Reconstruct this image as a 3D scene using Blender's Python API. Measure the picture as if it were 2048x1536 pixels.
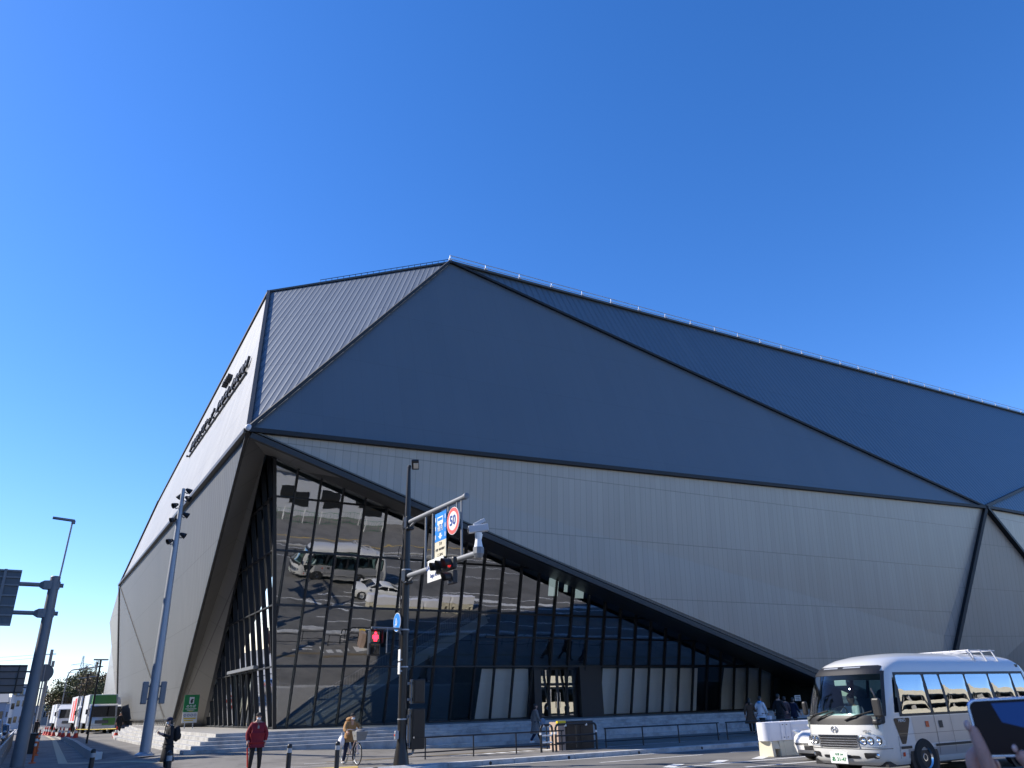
import bpy, bmesh, math, random
from math import sin, cos, tan, pi, radians, sqrt, hypot, atan2
from mathutils import Vector, Matrix, noise
random.seed(7)
S = bpy.context.scene
for o in list(bpy.data.objects): bpy.data.objects.remove(o)
COL = S.collection

# ------------------------------------------------------------------ camera
F_PX, PITCH, ROLL, YAW, EYE = 1510.0, radians(23.06), radians(1.71), radians(31.2), 1.6
fw = Vector((sin(YAW)*cos(PITCH), cos(YAW)*cos(PITCH), sin(PITCH)))
r0 = Vector((cos(YAW), -sin(YAW), 0)); u0 = r0.cross(fw)
rt = r0*cos(ROLL) - u0*sin(ROLL); up = r0*sin(ROLL) + u0*cos(ROLL)
CAM = Vector((0, 0, EYE))
cd = bpy.data.cameras.new('camera'); cam = bpy.data.objects.new('camera', cd); COL.objects.link(cam)
m = Matrix((rt, up, -fw)).transposed().to_4x4(); m.translation = CAM; cam.matrix_world = m
cd.sensor_width = 36; cd.lens = F_PX/2048*36; cd.clip_start = 0.05; cd.clip_end = 8000
cd.dof.use_dof = True; cd.dof.focus_distance = 36; cd.dof.aperture_fstop = 9
S.camera = cam

# ------------------------------------------------------------------ light
SUN_DIR = Vector((-.64, .48, .60)).normalized()
el = math.asin(SUN_DIR.z); azs = atan2(SUN_DIR.x, SUN_DIR.y)
W = bpy.data.worlds.new('World'); S.world = W; W.use_nodes = True
wn, wl = W.node_tree.nodes, W.node_tree.links
for n in list(wn): wn.remove(n)
sky = wn.new('ShaderNodeTexSky'); sky.sky_type = 'NISHITA'; sky.sun_disc = False
sky.sun_elevation = el; sky.sun_rotation = azs
sky.altitude = 0; sky.air_density = 1.0; sky.dust_density = 0.2; sky.ozone_density = 2.0
hsv = wn.new('ShaderNodeHueSaturation'); hsv.inputs['Saturation'].default_value = 1.22; hsv.inputs['Value'].default_value = .98
bg = wn.new('ShaderNodeBackground'); bg.inputs['Strength'].default_value = 0.1
wo = wn.new('ShaderNodeOutputWorld')
tint = wn.new('ShaderNodeMix'); tint.data_type = 'RGBA'; tint.blend_type = 'MULTIPLY'; tint.inputs[0].default_value = 1; tint.inputs[7].default_value = (.9, .94, 1.18, 1)
wl.new(sky.outputs[0], tint.inputs[6]); wl.new(tint.outputs[2], hsv.inputs['Color']); wl.new(hsv.outputs[0], bg.inputs[0]); wl.new(bg.outputs[0], wo.inputs[0])
sl = bpy.data.lights.new('sun', 'SUN'); sl.energy = 3.6; sl.angle = radians(.5); sl.color = (1, .93, .82)
so = bpy.data.objects.new('sun', sl); COL.objects.link(so)
so.rotation_euler = (-SUN_DIR).to_track_quat('-Z', 'Y').to_euler(); so.location = (0, 0, 60)
S.view_settings.view_transform = 'Standard'; S.view_settings.look = 'None'
S.view_settings.exposure = 1.08; S.view_settings.gamma = 1; S.view_settings.use_curve_mapping = False
S.cycles.max_bounces = 8; S.cycles.glossy_bounces = 4; S.cycles.transparent_max_bounces = 16
S.cycles.caustics_reflective = False; S.cycles.caustics_refractive = False

# ------------------------------------------------------------------ helpers
def ray(px, py):
    return (fw*F_PX + rt*(px-1024) - up*(py-768)).normalized()
def G(px, py, z=0):                       # survey points: where a sight line meets a level, or a vertical plane
    d = ray(px, py); return CAM + d*((z-EYE)/d.z)
def GX(px, py, x): d = ray(px, py); return CAM + d*(x/d.x)
def GY(px, py, y): d = ray(px, py); return CAM + d*(y/d.y)
def GP(px, py, a, b, c):
    a, b, c = Vector(a), Vector(b), Vector(c); n = (b-a).cross(c-a); d = ray(px, py)
    return CAM + d*((a-CAM).dot(n)/d.dot(n))
def smooth(a, b, t):
    t = max(0, min(1, (t-a)/(b-a))); return t*t*(3-2*t)

def V(*a): return Vector(a)
class MB:
    def __init__(s): s.v, s.f, s.m, s.uv = [], [], [], {}
    def add(s, vs, fs, m=0):
        b = len(s.v); s.v += [Vector(p) for p in vs]
        for f in fs: s.f.append([b+i for i in f]); s.m.append(m)
        return s
    def quad(s, a, b, c, d, m=0): return s.add([a, b, c, d], [(0, 1, 2, 3)], m)
    def poly(s, pts, m=0): return s.add(pts, [tuple(range(len(pts)))], m)
    def box(s, c, d, rz=0, m=0, rot=None):
        x, y, z = d[0]/2, d[1]/2, d[2]/2; R = rot if rot else Matrix.Rotation(rz, 3, 'Z'); c = Vector(c)
        vs = [c + R @ Vector((i*x, j*y, k*z)) for k in (-1, 1) for i, j in ((-1, -1), (1, -1), (1, 1), (-1, 1))]
        return s.add(vs, [(3, 2, 1, 0), (4, 5, 6, 7), (0, 1, 5, 4), (1, 2, 6, 5), (2, 3, 7, 6), (3, 0, 4, 7)], m)
    def bx(s, x0, x1, y0, y1, z0, z1, m=0): return s.box(((x0+x1)/2, (y0+y1)/2, (z0+z1)/2), (x1-x0, y1-y0, z1-z0), 0, m)
    def prism(s, poly, z0, z1, m=0):
        n = len(poly); vs = [(p[0], p[1], z0) for p in poly] + [(p[0], p[1], z1) for p in poly]
        fs = [tuple(reversed(range(n))), tuple(range(n, 2*n))] + [(i, (i+1) % n, n+(i+1) % n, n+i) for i in range(n)]
        return s.add(vs, fs, m)
    def tube(s, p, q, r, r2=None, n=8, m=0, cap=True):
        p, q = Vector(p), Vector(q); r2 = r if r2 is None else r2; d = (q-p)
        if d.length < 1e-6: return s
        d.normalize(); a = d.orthogonal().normalized(); b = d.cross(a)
        vs = [p + (a*cos(2*pi*i/n) + b*sin(2*pi*i/n))*r for i in range(n)] + [q + (a*cos(2*pi*i/n) + b*sin(2*pi*i/n))*r2 for i in range(n)]
        fs = [(i, (i+1) % n, n+(i+1) % n, n+i) for i in range(n)]
        if cap: fs += [tuple(reversed(range(n))), tuple(range(n, 2*n))]
        return s.add(vs, fs, m)
    def path(s, pts, r, n=8, m=0, rs=None):
        for i in range(len(pts)-1):
            s.tube(pts[i], pts[i+1], rs[i] if rs else r, rs[i+1] if rs else r, n, m)
        return s
    def beam(s, p, q, w, h, m=0, upv=(0, 0, 1)):
        p, q = Vector(p), Vector(q); d = (q-p).normalized(); a = d.cross(Vector(upv)).normalized(); b = a.cross(d)
        vs = [e + a*(i*w/2) + b*(j*h/2) for e in (p, q) for i, j in ((-1, -1), (1, -1), (1, 1), (-1, 1))]
        return s.add(vs, [(3, 2, 1, 0), (4, 5, 6, 7), (0, 1, 5, 4), (1, 2, 6, 5), (2, 3, 7, 6), (3, 0, 4, 7)], m)
    def ell(s, c, r, m=0, nu=14, nv=9, R=None, v0=0, v1=pi):
        c = Vector(c); vs = []; R = R or Matrix.Identity(3)
        for j in range(nv+1):
            t = v0 + (v1-v0)*j/nv
            for i in range(nu):
                a = 2*pi*i/nu; vs.append(c + R @ Vector((r[0]*sin(t)*cos(a), r[1]*sin(t)*sin(a), r[2]*cos(t))))
        fs = [(j*nu+i, (j+1)*nu+i, (j+1)*nu+(i+1) % nu, j*nu+(i+1) % nu) for j in range(nv) for i in range(nu)]
        return s.add(vs, fs, m)
    def lathe(s, c, axis, prof, n=24, m=0):
        c = Vector(c); ax = Vector(axis).normalized(); a = ax.orthogonal().normalized(); b = ax.cross(a); vs = []
        for r, h in prof:
            for i in range(n): vs.append(c + ax*h + (a*cos(2*pi*i/n) + b*sin(2*pi*i/n))*r)
        fs = [(j*n+i, j*n+(i+1) % n, (j+1)*n+(i+1) % n, (j+1)*n+i) for j in range(len(prof)-1) for i in range(n)]
        return s.add(vs, fs, m)
    def loft(s, rings, m=0, closed=True, cap=True):
        n = len(rings[0]); vs = [p for r in rings for p in r]; k = n if closed else n-1
        fs = [(j*n+i, j*n+(i+1) % n, (j+1)*n+(i+1) % n, (j+1)*n+i) for j in range(len(rings)-1) for i in range(k)]
        if cap and closed: fs += [tuple(reversed(range(n))), tuple(range((len(rings)-1)*n, len(rings)*n))]
        return s.add(vs, fs, m)
    def build(s, name, mats, parent=None, smooth=False, bevel=0, uv=None):
        me = bpy.data.meshes.new(name); me.from_pydata([tuple(v) for v in s.v], [], s.f)
        for mt in (mats if isinstance(mats, (list, tuple)) else [mats]): me.materials.append(mt)
        for p, k in zip(me.polygons, s.m): p.material_index = k; p.use_smooth = smooth
        if uv:
            l = me.uv_layers.new(name='UVMap')
            for p in me.polygons:
                for li in p.loop_indices: l.data[li].uv = uv(me.vertices[me.loops[li].vertex_index].co)
        me.update()
        o = bpy.data.objects.new(name, me); COL.objects.link(o)
        if parent: o.parent = parent
        if bevel:
            b = o.modifiers.new('bevel', 'BEVEL'); b.width = bevel; b.segments = 2; b.limit_method = 'ANGLE'
        if smooth:
            try: me.set_sharp_from_angle(angle=radians(38))
            except Exception: pass
        return o

def thing(name, label, cat, loc=(0, 0, 0), rz=0, group=None):
    o = bpy.data.objects.new(name, None); COL.objects.link(o); o.location = loc; o.rotation_euler = (0, 0, rz)
    o.empty_display_size = .3
    return tag(o, label, cat, group)
def tag(o, label, cat, group=None):
    o['label'] = label; o['category'] = cat
    if group: o['group'] = group
    return o
def struct(o, kind='structure'): o['kind'] = kind; return o
def dup(root, loc, label, rz=None, scale=None):
    r = root.copy(); COL.objects.link(r); r.location = loc; r['label'] = label
    if rz is not None: r.rotation_euler = (0, 0, rz)
    if scale: r.scale = (scale,)*3
    for ch in list(root.children):
        c = ch.copy(); COL.objects.link(c); c.parent = r
        for g in list(ch.children):
            d = g.copy(); COL.objects.link(d); d.parent = c
    return r

# ------------------------------------------------------------------ materials
def mat(name, col, rough=.6, metal=0, var=.12, sc=3.0, bump=0, spec=.5, coat=0, emit=None, es=0, coords='Object', bsc=None, stain=0):
    mt = bpy.data.materials.new(name); mt.use_nodes = True; nt = mt.node_tree; b = nt.nodes['Principled BSDF']
    b.inputs['Roughness'].default_value = rough; b.inputs['Metallic'].default_value = metal
    b.inputs['Specular IOR Level'].default_value = spec; b.inputs['Coat Weight'].default_value = coat
    b.inputs['Coat Roughness'].default_value = .04
    if emit: b.inputs['Emission Color'].default_value = (*emit, 1); b.inputs['Emission Strength'].default_value = es
    tc = nt.nodes.new('ShaderNodeTexCoord'); nz = nt.nodes.new('ShaderNodeTexNoise')
    nz.inputs['Scale'].default_value = sc; nz.inputs['Detail'].default_value = 6; nz.inputs['Roughness'].default_value = .65
    nt.links.new(tc.outputs[coords], nz.inputs['Vector'])
    mx = nt.nodes.new('ShaderNodeMix'); mx.data_type = 'RGBA'
    mx.inputs[6].default_value = (*[max(0, c*(1-var)) for c in col], 1); mx.inputs[7].default_value = (*[min(1, c*(1+var)) for c in col], 1)
    nt.links.new(nz.outputs[0], mx.inputs[0]); nt.links.new(mx.outputs[2], b.inputs['Base Color'])
    if stain:                                        # worn and stained patches with outlines of their own
        n3 = nt.nodes.new('ShaderNodeTexNoise'); n3.inputs['Scale'].default_value = stain; n3.inputs['Detail'].default_value = 8; n3.inputs['Roughness'].default_value = .7
        cr = nt.nodes.new('ShaderNodeValToRGB'); e = cr.color_ramp.elements; e[0].position = .36; e[0].color = (.55, .55, .55, 1); e[1].position = .55; e[1].color = (1.08, 1.08, 1.08, 1)
        m3 = nt.nodes.new('ShaderNodeMix'); m3.data_type = 'RGBA'; m3.blend_type = 'MULTIPLY'; m3.inputs[0].default_value = .75
        nt.links.new(tc.outputs[coords], n3.inputs['Vector']); nt.links.new(n3.outputs[0], cr.inputs[0]); nt.links.new(mx.outputs[2], m3.inputs[6]); nt.links.new(cr.outputs[0], m3.inputs[7]); nt.links.new(m3.outputs[2], b.inputs['Base Color'])
    if bump:
        n2 = nt.nodes.new('ShaderNodeTexNoise'); n2.inputs['Scale'].default_value = bsc or sc*12; n2.inputs['Detail'].default_value = 4
        nt.links.new(tc.outputs[coords], n2.inputs['Vector'])
        bp = nt.nodes.new('ShaderNodeBump'); bp.inputs['Strength'].default_value = bump; bp.inputs['Distance'].default_value = .02
        nt.links.new(n2.outputs[0], bp.inputs['Height']); nt.links.new(bp.outputs[0], b.inputs['Normal'])
    return mt

def panel_mat(name, col, metal, rough, sp, w, dark, row=3.2, rib=0, tone=.1, spec=.5, rowdark=.75):
    """standing seam / panel cladding: seams along v every sp metres, joints across every row metres"""
    mt = bpy.data.materials.new(name); mt.use_nodes = True; nt = mt.node_tree; N = nt.nodes; L = nt.links
    b = N['Principled BSDF']; b.inputs['Metallic'].default_value = metal; b.inputs['Specular IOR Level'].default_value = spec
    uv = N.new('ShaderNodeUVMap'); sx = N.new('ShaderNodeSeparateXYZ'); L.new(uv.outputs[0], sx.inputs[0])
    def M(op, a, c=None, d=None):
        n = N.new('ShaderNodeMath'); n.operation = op
        for i, q in enumerate((a, c, d)):
            if q is None: continue
            if isinstance(q, (int, float)): n.inputs[i].default_value = q
            else: L.new(q, n.inputs[i])
        return n.outputs[0]
    us = M('DIVIDE', sx.outputs[0], sp); fu = M('FRACT', us); iu = M('FLOOR', us)
    vs = M('DIVIDE', sx.outputs[1], row); fv = M('FRACT', vs); iv = M('FLOOR', vs)
    cb = N.new('ShaderNodeCombineXYZ'); L.new(iu, cb.inputs[0]); L.new(iv, cb.inputs[1])
    wn_ = N.new('ShaderNodeTexWhiteNoise'); wn_.noise_dimensions = '2D'; L.new(cb.outputs[0], wn_.inputs[0])
    nz = N.new('ShaderNodeTexNoise'); nz.inputs['Scale'].default_value = .18; nz.inputs['Detail'].default_value = 5; L.new(uv.outputs[0], nz.inputs['Vector'])
    nz2 = N.new('ShaderNodeTexNoise'); nz2.inputs['Scale'].default_value = 1.0; nz2.inputs['Detail'].default_value = 4
    mp = N.new('ShaderNodeMapping'); mp.inputs['Scale'].default_value = (3, .12, 1); L.new(uv.outputs[0], mp.inputs[0]); L.new(mp.outputs[0], nz2.inputs['Vector'])
    t = M('ADD', M('MULTIPLY', M('SUBTRACT', wn_.outputs[0], .5), tone), M('MULTIPLY', M('SUBTRACT', nz.outputs[0], .5), tone*2.2))
    t = M('ADD', t, M('MULTIPLY', M('SUBTRACT', nz2.outputs[0], .5), tone*1.6))
    seam = M('LESS_THAN', fu, w/sp); joint = M('LESS_THAN', fv, .045/row)
    k = M('ADD', t, 1.0); k = M('MULTIPLY', k, M('SUBTRACT', 1.0, M('MULTIPLY', seam, 1-dark))); k = M('MULTIPLY', k, M('SUBTRACT', 1.0, M('MULTIPLY', joint, 1-rowdark)))
    vm = N.new('ShaderNodeVectorMath'); vm.operation = 'SCALE'; vm.inputs[0].default_value = col; L.new(k, vm.inputs['Scale'])
    L.new(vm.outputs[0], b.inputs['Base Color'])
    L.new(M('ADD', M('MULTIPLY', t, .25), rough), b.inputs['Roughness'])
    bp = N.new('ShaderNodeBump'); bp.inputs['Distance'].default_value = .06 if rib else .015; bp.inputs['Strength'].default_value = rib if rib else .25
    if rib:
        h = M('ABSOLUTE', M('SUBTRACT', fu, .5)); h = M('POWER', M('MULTIPLY', h, 2), 3)
    else: h = M('SUBTRACT', 1.0, seam)
    L.new(h, bp.inputs['Height']); L.new(bp.outputs[0], b.inputs['Normal'])
    return mt

def glass_mat(name, tint, refl=.3, wav=.004, trans=1.0, wsc=.5, ior=1.5):
    """clear pane: partly mirror, partly tinted see-through"""
    mt = bpy.data.materials.new(name); mt.use_nodes = True; nt = mt.node_tree; N = nt.nodes; L = nt.links
    for n in list(N): N.remove(n)
    out = N.new('ShaderNodeOutputMaterial'); tr = N.new('ShaderNodeBsdfTransparent'); tr.inputs[0].default_value = (*tint, 1)
    gl = N.new('ShaderNodeBsdfGlossy'); gl.inputs['Roughness'].default_value = .0; gl.inputs[0].default_value = (.95, .97, 1, 1)
    lw = N.new('ShaderNodeFresnel'); lw.inputs['IOR'].default_value = ior
    ad = N.new('ShaderNodeMath'); ad.operation = 'MULTIPLY_ADD'; ad.use_clamp = True; ad.inputs[1].default_value = 1.0; ad.inputs[2].default_value = refl
    L.new(lw.outputs[0], ad.inputs[0]); mx = N.new('ShaderNodeMixShader'); L.new(ad.outputs[0], mx.inputs[0])
    L.new(tr.outputs[0], mx.inputs[1]); L.new(gl.outputs[0], mx.inputs[2]); L.new(mx.outputs[0], out.inputs[0])
    tc = N.new('ShaderNodeTexCoord'); nz = N.new('ShaderNodeTexNoise'); nz.inputs['Scale'].default_value = wsc; nz.inputs['Detail'].default_value = 2
    L.new(tc.outputs['Object'], nz.inputs['Vector'])
    bp = N.new('ShaderNodeBump'); bp.inputs['Strength'].default_value = 1; bp.inputs['Distance'].default_value = wav
    L.new(nz.outputs[0], bp.inputs['Height']); L.new(bp.outputs[0], gl.inputs['Normal']); L.new(bp.outputs[0], lw.inputs['Normal'])
    return mt

M = {}
M['asphalt'] = mat('asphalt', (.14, .134, .125), .9, var=.25, sc=.35, bump=.5, bsc=40, stain=.45)
M['pave'] = mat('pavement', (.18, .169, .155), .9, var=.22, sc=.5, bump=.5, bsc=45, stain=.6)
M['ground'] = mat('ground', (.12, .11, .09), .95, var=.25, sc=.02)
M['kerb'] = mat('kerb_concrete', (.46, .46, .45), .85, var=.16, sc=2, bump=.2, stain=1.6)
M['step'] = mat('step_stone', (.4, .395, .385), .8, var=.2, sc=2.5, bump=.15, stain=1.3)
M['granite'] = mat('plaza_stone', (.27, .26, .245), .8, var=.18, sc=3, bump=.1)
M['line'] = mat('white_line', (.62, .62, .6), .7, var=.22, sc=4)
M['tactile'] = mat('tactile_yellow', (.5, .35, .1), .8, var=.25, sc=4)
M['tactile_pale'] = mat('tactile_pale', (.42, .36, .24), .8, var=.2, sc=4)
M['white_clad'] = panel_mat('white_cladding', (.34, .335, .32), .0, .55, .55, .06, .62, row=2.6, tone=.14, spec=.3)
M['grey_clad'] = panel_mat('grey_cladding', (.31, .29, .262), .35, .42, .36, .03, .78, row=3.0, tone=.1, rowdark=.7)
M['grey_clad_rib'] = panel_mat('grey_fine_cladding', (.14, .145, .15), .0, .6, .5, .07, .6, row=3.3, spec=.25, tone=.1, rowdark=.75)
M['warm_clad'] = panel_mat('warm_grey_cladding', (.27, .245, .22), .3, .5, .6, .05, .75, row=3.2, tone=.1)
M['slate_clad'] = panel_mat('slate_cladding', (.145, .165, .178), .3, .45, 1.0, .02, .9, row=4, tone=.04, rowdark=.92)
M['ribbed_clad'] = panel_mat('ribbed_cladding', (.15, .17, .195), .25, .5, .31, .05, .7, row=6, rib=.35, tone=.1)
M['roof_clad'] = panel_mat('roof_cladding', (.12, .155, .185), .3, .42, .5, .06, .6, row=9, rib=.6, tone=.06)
M['trim'] = mat('dark_trim', (.008, .009, .011), .6, .0, var=.1)
M['trim_grey'] = mat('grey_trim', (.085, .082, .075), .5, .3, var=.1)
M['soffit'] = panel_mat('soffit_panel', (.2, .193, .182), .3, .45, 2.4, .03, .55, row=2.1, tone=.05, rowdark=.5)
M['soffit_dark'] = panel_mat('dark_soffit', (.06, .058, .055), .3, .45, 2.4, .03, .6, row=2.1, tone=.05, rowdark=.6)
M['dark'] = mat('near_black', (.012, .013, .015), .5, var=.1)
M['interior'] = mat('interior_wall', (.06, .085, .095), .8, var=.2)
M['blind'] = mat('blind_cloth', (.86, .87, .87), .8, var=.05)
M['arena_glass'] = glass_mat('arena_glass', (.8, .87, .88), .25, .003, wsc=.8)
M['shop_glass'] = glass_mat('ground_floor_glass', (.95, .98, .98), .06, .002)
M['door_glass'] = glass_mat('door_glass', (.35, .4, .4), .42, .002)
M['car_glass'] = glass_mat('car_glass', (.45, .58, .57), .0, .0, ior=1.22)
M['bus_side_glass'] = glass_mat('bus_side_glass', (.35, .4, .42), .42, .004, wsc=1.2)
M['black_glass'] = mat('black_glass', (.008, .009, .011), .04, var=.0, spec=.8)
M['white_paint'] = mat('white_paint', (.78, .78, .76), .35, var=.03, sc=1, coat=.5)
M['bus_paint'] = mat('bus_paint', (.6, .6, .585), .3, var=.03, sc=.8, coat=.7)
M['silver_paint'] = mat('silver_paint', (.42, .43, .45), .32, .5, var=.03, sc=.8, coat=.6)
M['black_plastic'] = mat('black_plastic', (.015, .015, .017), .5, var=.1)
M['rubber'] = mat('rubber', (.018, .018, .018), .85, var=.2)
M['chrome'] = mat('chrome', (.72, .73, .74), .16, 1, var=.03)
M['lamp_lens'] = mat('lamp_lens', (.66, .69, .72), .08, .55, var=.3, sc=26, bump=.6, bsc=60)
M['galv'] = mat('galvanised_steel', (.36, .38, .41), .5, .45, var=.1, sc=2)
M['galv_dark'] = mat('weathered_steel', (.2, .21, .225), .55, .3, var=.15, sc=2)
M['pole_brown'] = mat('dark_brown_paint', (.022, .02, .019), .35, .2, var=.1, sc=3)
M['rail_black'] = mat('dark_rail_paint', (.02, .02, .022), .4, .2, var=.1)
M['concrete'] = mat('concrete', (.34, .33, .31), .9, var=.18, sc=1)
M['beige'] = mat('beige_parapet', (.82, .73, .52), .85, var=.08, sc=.4)
M['far_white'] = mat('far_white_wall', (.5, .52, .55), .8, var=.06, sc=.2)
M['far_blue'] = mat('far_blue_wall', (.28, .33, .42), .8, var=.12, sc=.2)
M['far_grey'] = mat('far_grey_wall', (.2, .21, .22), .8, var=.12, sc=.2)
M['red'] = mat('red_plastic', (.62, .045, .02), .5, var=.08)
M['orange'] = mat('orange_plastic', (.7, .12, .02), .5, var=.08)
M['reflect'] = mat('reflective_white', (.75, .75, .72), .4, var=.04)
M['green'] = mat('green_board', (.0, .2, .05), .5, var=.05)
M['truck_green'] = mat('truck_green', (.07, .25, .035), .4, var=.06, coat=.4)
M['sign_blue'] = mat('sign_blue', (.01, .2, .62), .4, var=.04)
M['sign_red'] = mat('sign_red', (.72, .12, .09), .4, var=.04)
M['sign_navy'] = mat('sign_navy', (.02, .06, .25), .4, var=.04)
M['yellow'] = mat('yellow_label', (.75, .55, .02), .5, var=.05)
M['ink'] = mat('ink', (.03, .03, .035), .6, var=.05)
M['cream'] = mat('cream_plastic', (.58, .54, .42), .6, var=.06)
M['sheet'] = mat('white_sheet', (.74, .74, .78), .55, var=.05, bump=.3, bsc=6)
M['skin'] = mat('skin', (.5, .3, .22), .5, var=.08, sc=8)
M['hand_skin'] = mat('hand_skin', (.66, .33, .25), .42, var=.14, sc=60, bump=.35, bsc=420)
M['hair'] = mat('black_hair', (.012, .011, .011), .5, var=.2)
M['cl_black'] = mat('black_cloth', (.014, .014, .017), .9, var=.25, sc=12, bump=.3, bsc=25)
M['cl_navy'] = mat('navy_cloth', (.012, .018, .05), .9, var=.25, sc=12, bump=.3, bsc=25)
M['cl_red'] = mat('red_jacket', (.2, .004, .014), .75, var=.2, sc=10, bump=.4, bsc=18)
M['cl_tan'] = mat('tan_jacket', (.34, .19, .075), .85, var=.18, sc=10, bump=.4, bsc=18)
M['cl_grey'] = mat('grey_coat', (.19, .18, .17), .9, var=.3, sc=14, bump=.4, bsc=18)
M['cl_brown'] = mat('brown_coat', (.10, .058, .035), .9, var=.2, sc=10, bump=.4, bsc=18)
M['cl_white'] = mat('white_jacket', (.7, .72, .75), .8, var=.08, sc=10, bump=.4, bsc=18)
M['cl_blue'] = mat('blue_scarf', (.12, .38, .68), .85, var=.1, sc=10)
M['cl_mauve'] = mat('mauve_coat', (.16, .1, .1), .9, var=.2, sc=10)
M['mask'] = mat('face_mask', (.78, .8, .82), .8, var=.03)
M['bag_white'] = mat('paper_bag', (.72, .73, .8), .7, var=.05)
M['cabinet'] = mat('brown_cabinet', (.03, .022, .017), .45, .2, var=.1)
M['cabinet_sunlit'] = mat('sunlit_cabinet_side', (.42, .31, .25), .5, var=.1)  # end face of the brown cabinet, sunlight put into its colour as beige
M['bark'] = mat('bark', (.08, .06, .045), .95, var=.3, sc=4)
M['leaf_olive'] = mat('olive_leaves', (.075, .082, .02), .8, var=.4, sc=.6)
M['leaf_brown'] = mat('brown_leaves', (.11, .075, .03), .8, var=.4, sc=.6)
M['twig'] = mat('bare_twigs', (.16, .12, .1), .95, var=.3, sc=.8)
M['red_led'] = mat('red_led', (.3, 0, 0), .4, var=0, emit=(1, .02, .05), es=2.6)
M['signal_red'] = mat('signal_red_lens', (.4, .02, .02), .2, var=.1, emit=(1, .05, .05), es=.35)
M['dark_lens'] = mat('dark_lens', (.05, .05, .05), .12, var=.1)
M['amber'] = mat('red_reflector', (.55, .08, .03), .2, var=.1)
M['phone_glass'] = mat('phone_screen', (.004, .006, .016), .12, var=.0, spec=.08)
M['phone_frame'] = mat('phone_frame', (.30, .40, .62), .22, .85, var=.03)
M['fence_green'] = mat('green_mesh_fence', (.06, .2, .1), .6, var=.1)
M['rib_white'] = mat('rib_white', (.6, .6, .62), .5, var=.05)

# text
def text(body, size, loc, right, upv, mt, parent=None, name='lettering', ext=.004, align='CENTER', bold=0, space=1.0, width=0):
    cu = bpy.data.curves.new(name, 'FONT'); cu.body = body; cu.size = size; cu.align_x = align; cu.align_y = 'CENTER'; cu.extrude = ext; cu.offset = bold
    cu.resolution_u = 2; cu.space_character = space
    o = bpy.data.objects.new(name, cu); COL.objects.link(o); dg = bpy.context.evaluated_depsgraph_get()
    me = bpy.data.meshes.new_from_object(o.evaluated_get(dg)); bpy.data.objects.remove(o); me.name = name
    r, u = Vector(right).normalized(), Vector(upv).normalized(); n = r.cross(u)
    if width:
        xs_ = [v.co.x for v in me.vertices]; me.transform(Matrix.Diagonal((width/(max(xs_)-min(xs_)), 1, 1, 1)))
    mw = Matrix((r, u, n)).transposed().to_4x4(); mw.translation = Vector(loc); me.transform(mw)
    me.materials.clear(); me.materials.append(mt)
    o = bpy.data.objects.new(name, me); COL.objects.link(o)
    if parent: o.parent = parent
    return o

# ------------------------------------------------------------------ ground, roads, pavements
RZ = -.13
struct(MB().quad((-2500, -2500, -.16), (3500, -2500, -.16), (3500, 4500, -.16), (-2500, 4500, -.16)).build('ground', M['ground']))
rd = MB()
def sheet(b, x0, x1, y0, y1, z, m=0): b.quad((x0, y0, z), (x1, y0, z), (x1, y1, z), (x0, y1, z), m)
sheet(rd, -300, 400, 4.5, 23.8, RZ); sheet(rd, -15, -1.0, 23.8, 700, RZ); sheet(rd, -15, -3, -200, 4.5, RZ)
struct(rd.build('road', M['asphalt']))
KX = lambda y: 2.75 + .25*smooth(40, 60, y) - .0*y          # left edge of the raised forecourt
def gz(x, y):
    sy = smooth(27, 33, y); sx = 1 - smooth(7, 17, x)
    fx = smooth(KX(y)-.02, KX(y)+.02, x) if y > 37 else smooth(1.0, 5.5, x)
    return .28*sx*sy*fx
pv = MB(); xs = sorted(set([-.98+i*.5 for i in range(86)] + [2.70, 2.78, 2.98, 3.03])); ys = [24+.5*j for j in range(60)] + [54+3*j for j in range(60)]
pv.add([(x, y, gz(x, y)) for y in ys for x in xs], [(j*len(xs)+i, j*len(xs)+i+1, (j+1)*len(xs)+i+1, (j+1)*len(xs)+i) for j in range(len(ys)-1) for i in range(len(xs)-1)])
sheet(pv, 41.5, 300, 24, 200, 0)
struct(pv.build('sidewalk', M['pave'], smooth=True))
sp_ = MB(); sp_.bx(-2.9, 300, -60, 4.4, -.14, 0); sp_.bx(-80, -15.1, 24, 600, -.14, 0); sp_.bx(-80, -15.1, -60, 4.4, -.14, 0)
struct(sp_.build('sidewalk', M['pave']))
kb = MB()
x = 11.6
pts_l = [(9.6, 23.62, RZ), (9.6, 23.98, RZ), (11.6, 23.98, .0), (11.6, 23.62, -.02)]
kb.add([(9.4, 23.72, RZ+.01), (9.4, 24.02, .01), (11.6, 24.02, .012), (11.6, 23.72, .012), (11.6, 23.66, RZ)], [(0, 3, 2, 1), (0, 4, 3)])
while x < 60:
    z1 = .012 if not (25.6 < x < 31) else -.07
    kb.box((x+.598, 23.84, (z1-.2)/2), (1.19, .36, z1+.2)); x += 1.2
for k in range(8):
    xx = 13.1+3.05*k
    kb.tube((xx, 23.70, -.075), (xx, 23.652, -.075), .055, n=12, m=1)
kb.bx(-1.0, -.86, 24, 600, -.14, .012); kb.bx(-.98, 9.2, 23.8, 23.98, -.14, .008); kb.bx(-2.9, 300, 4.4, 4.56, -.14, .012)
# wall of the raised forecourt along the left pavement
for i in range(30):
    y0 = 37+2*i; kb.bx(KX(y0)-.14, KX(y0)+.1, y0+.01, y0+1.99, -.1, .33, 2)
kb.bx(KX(37)-.15, KX(37)+.12, 36.72, 37.0, -.1, .36, 3)
struct(kb.build('kerb', [M['kerb'], M['dark'], M['concrete'], M['line']], bevel=.012))
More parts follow.
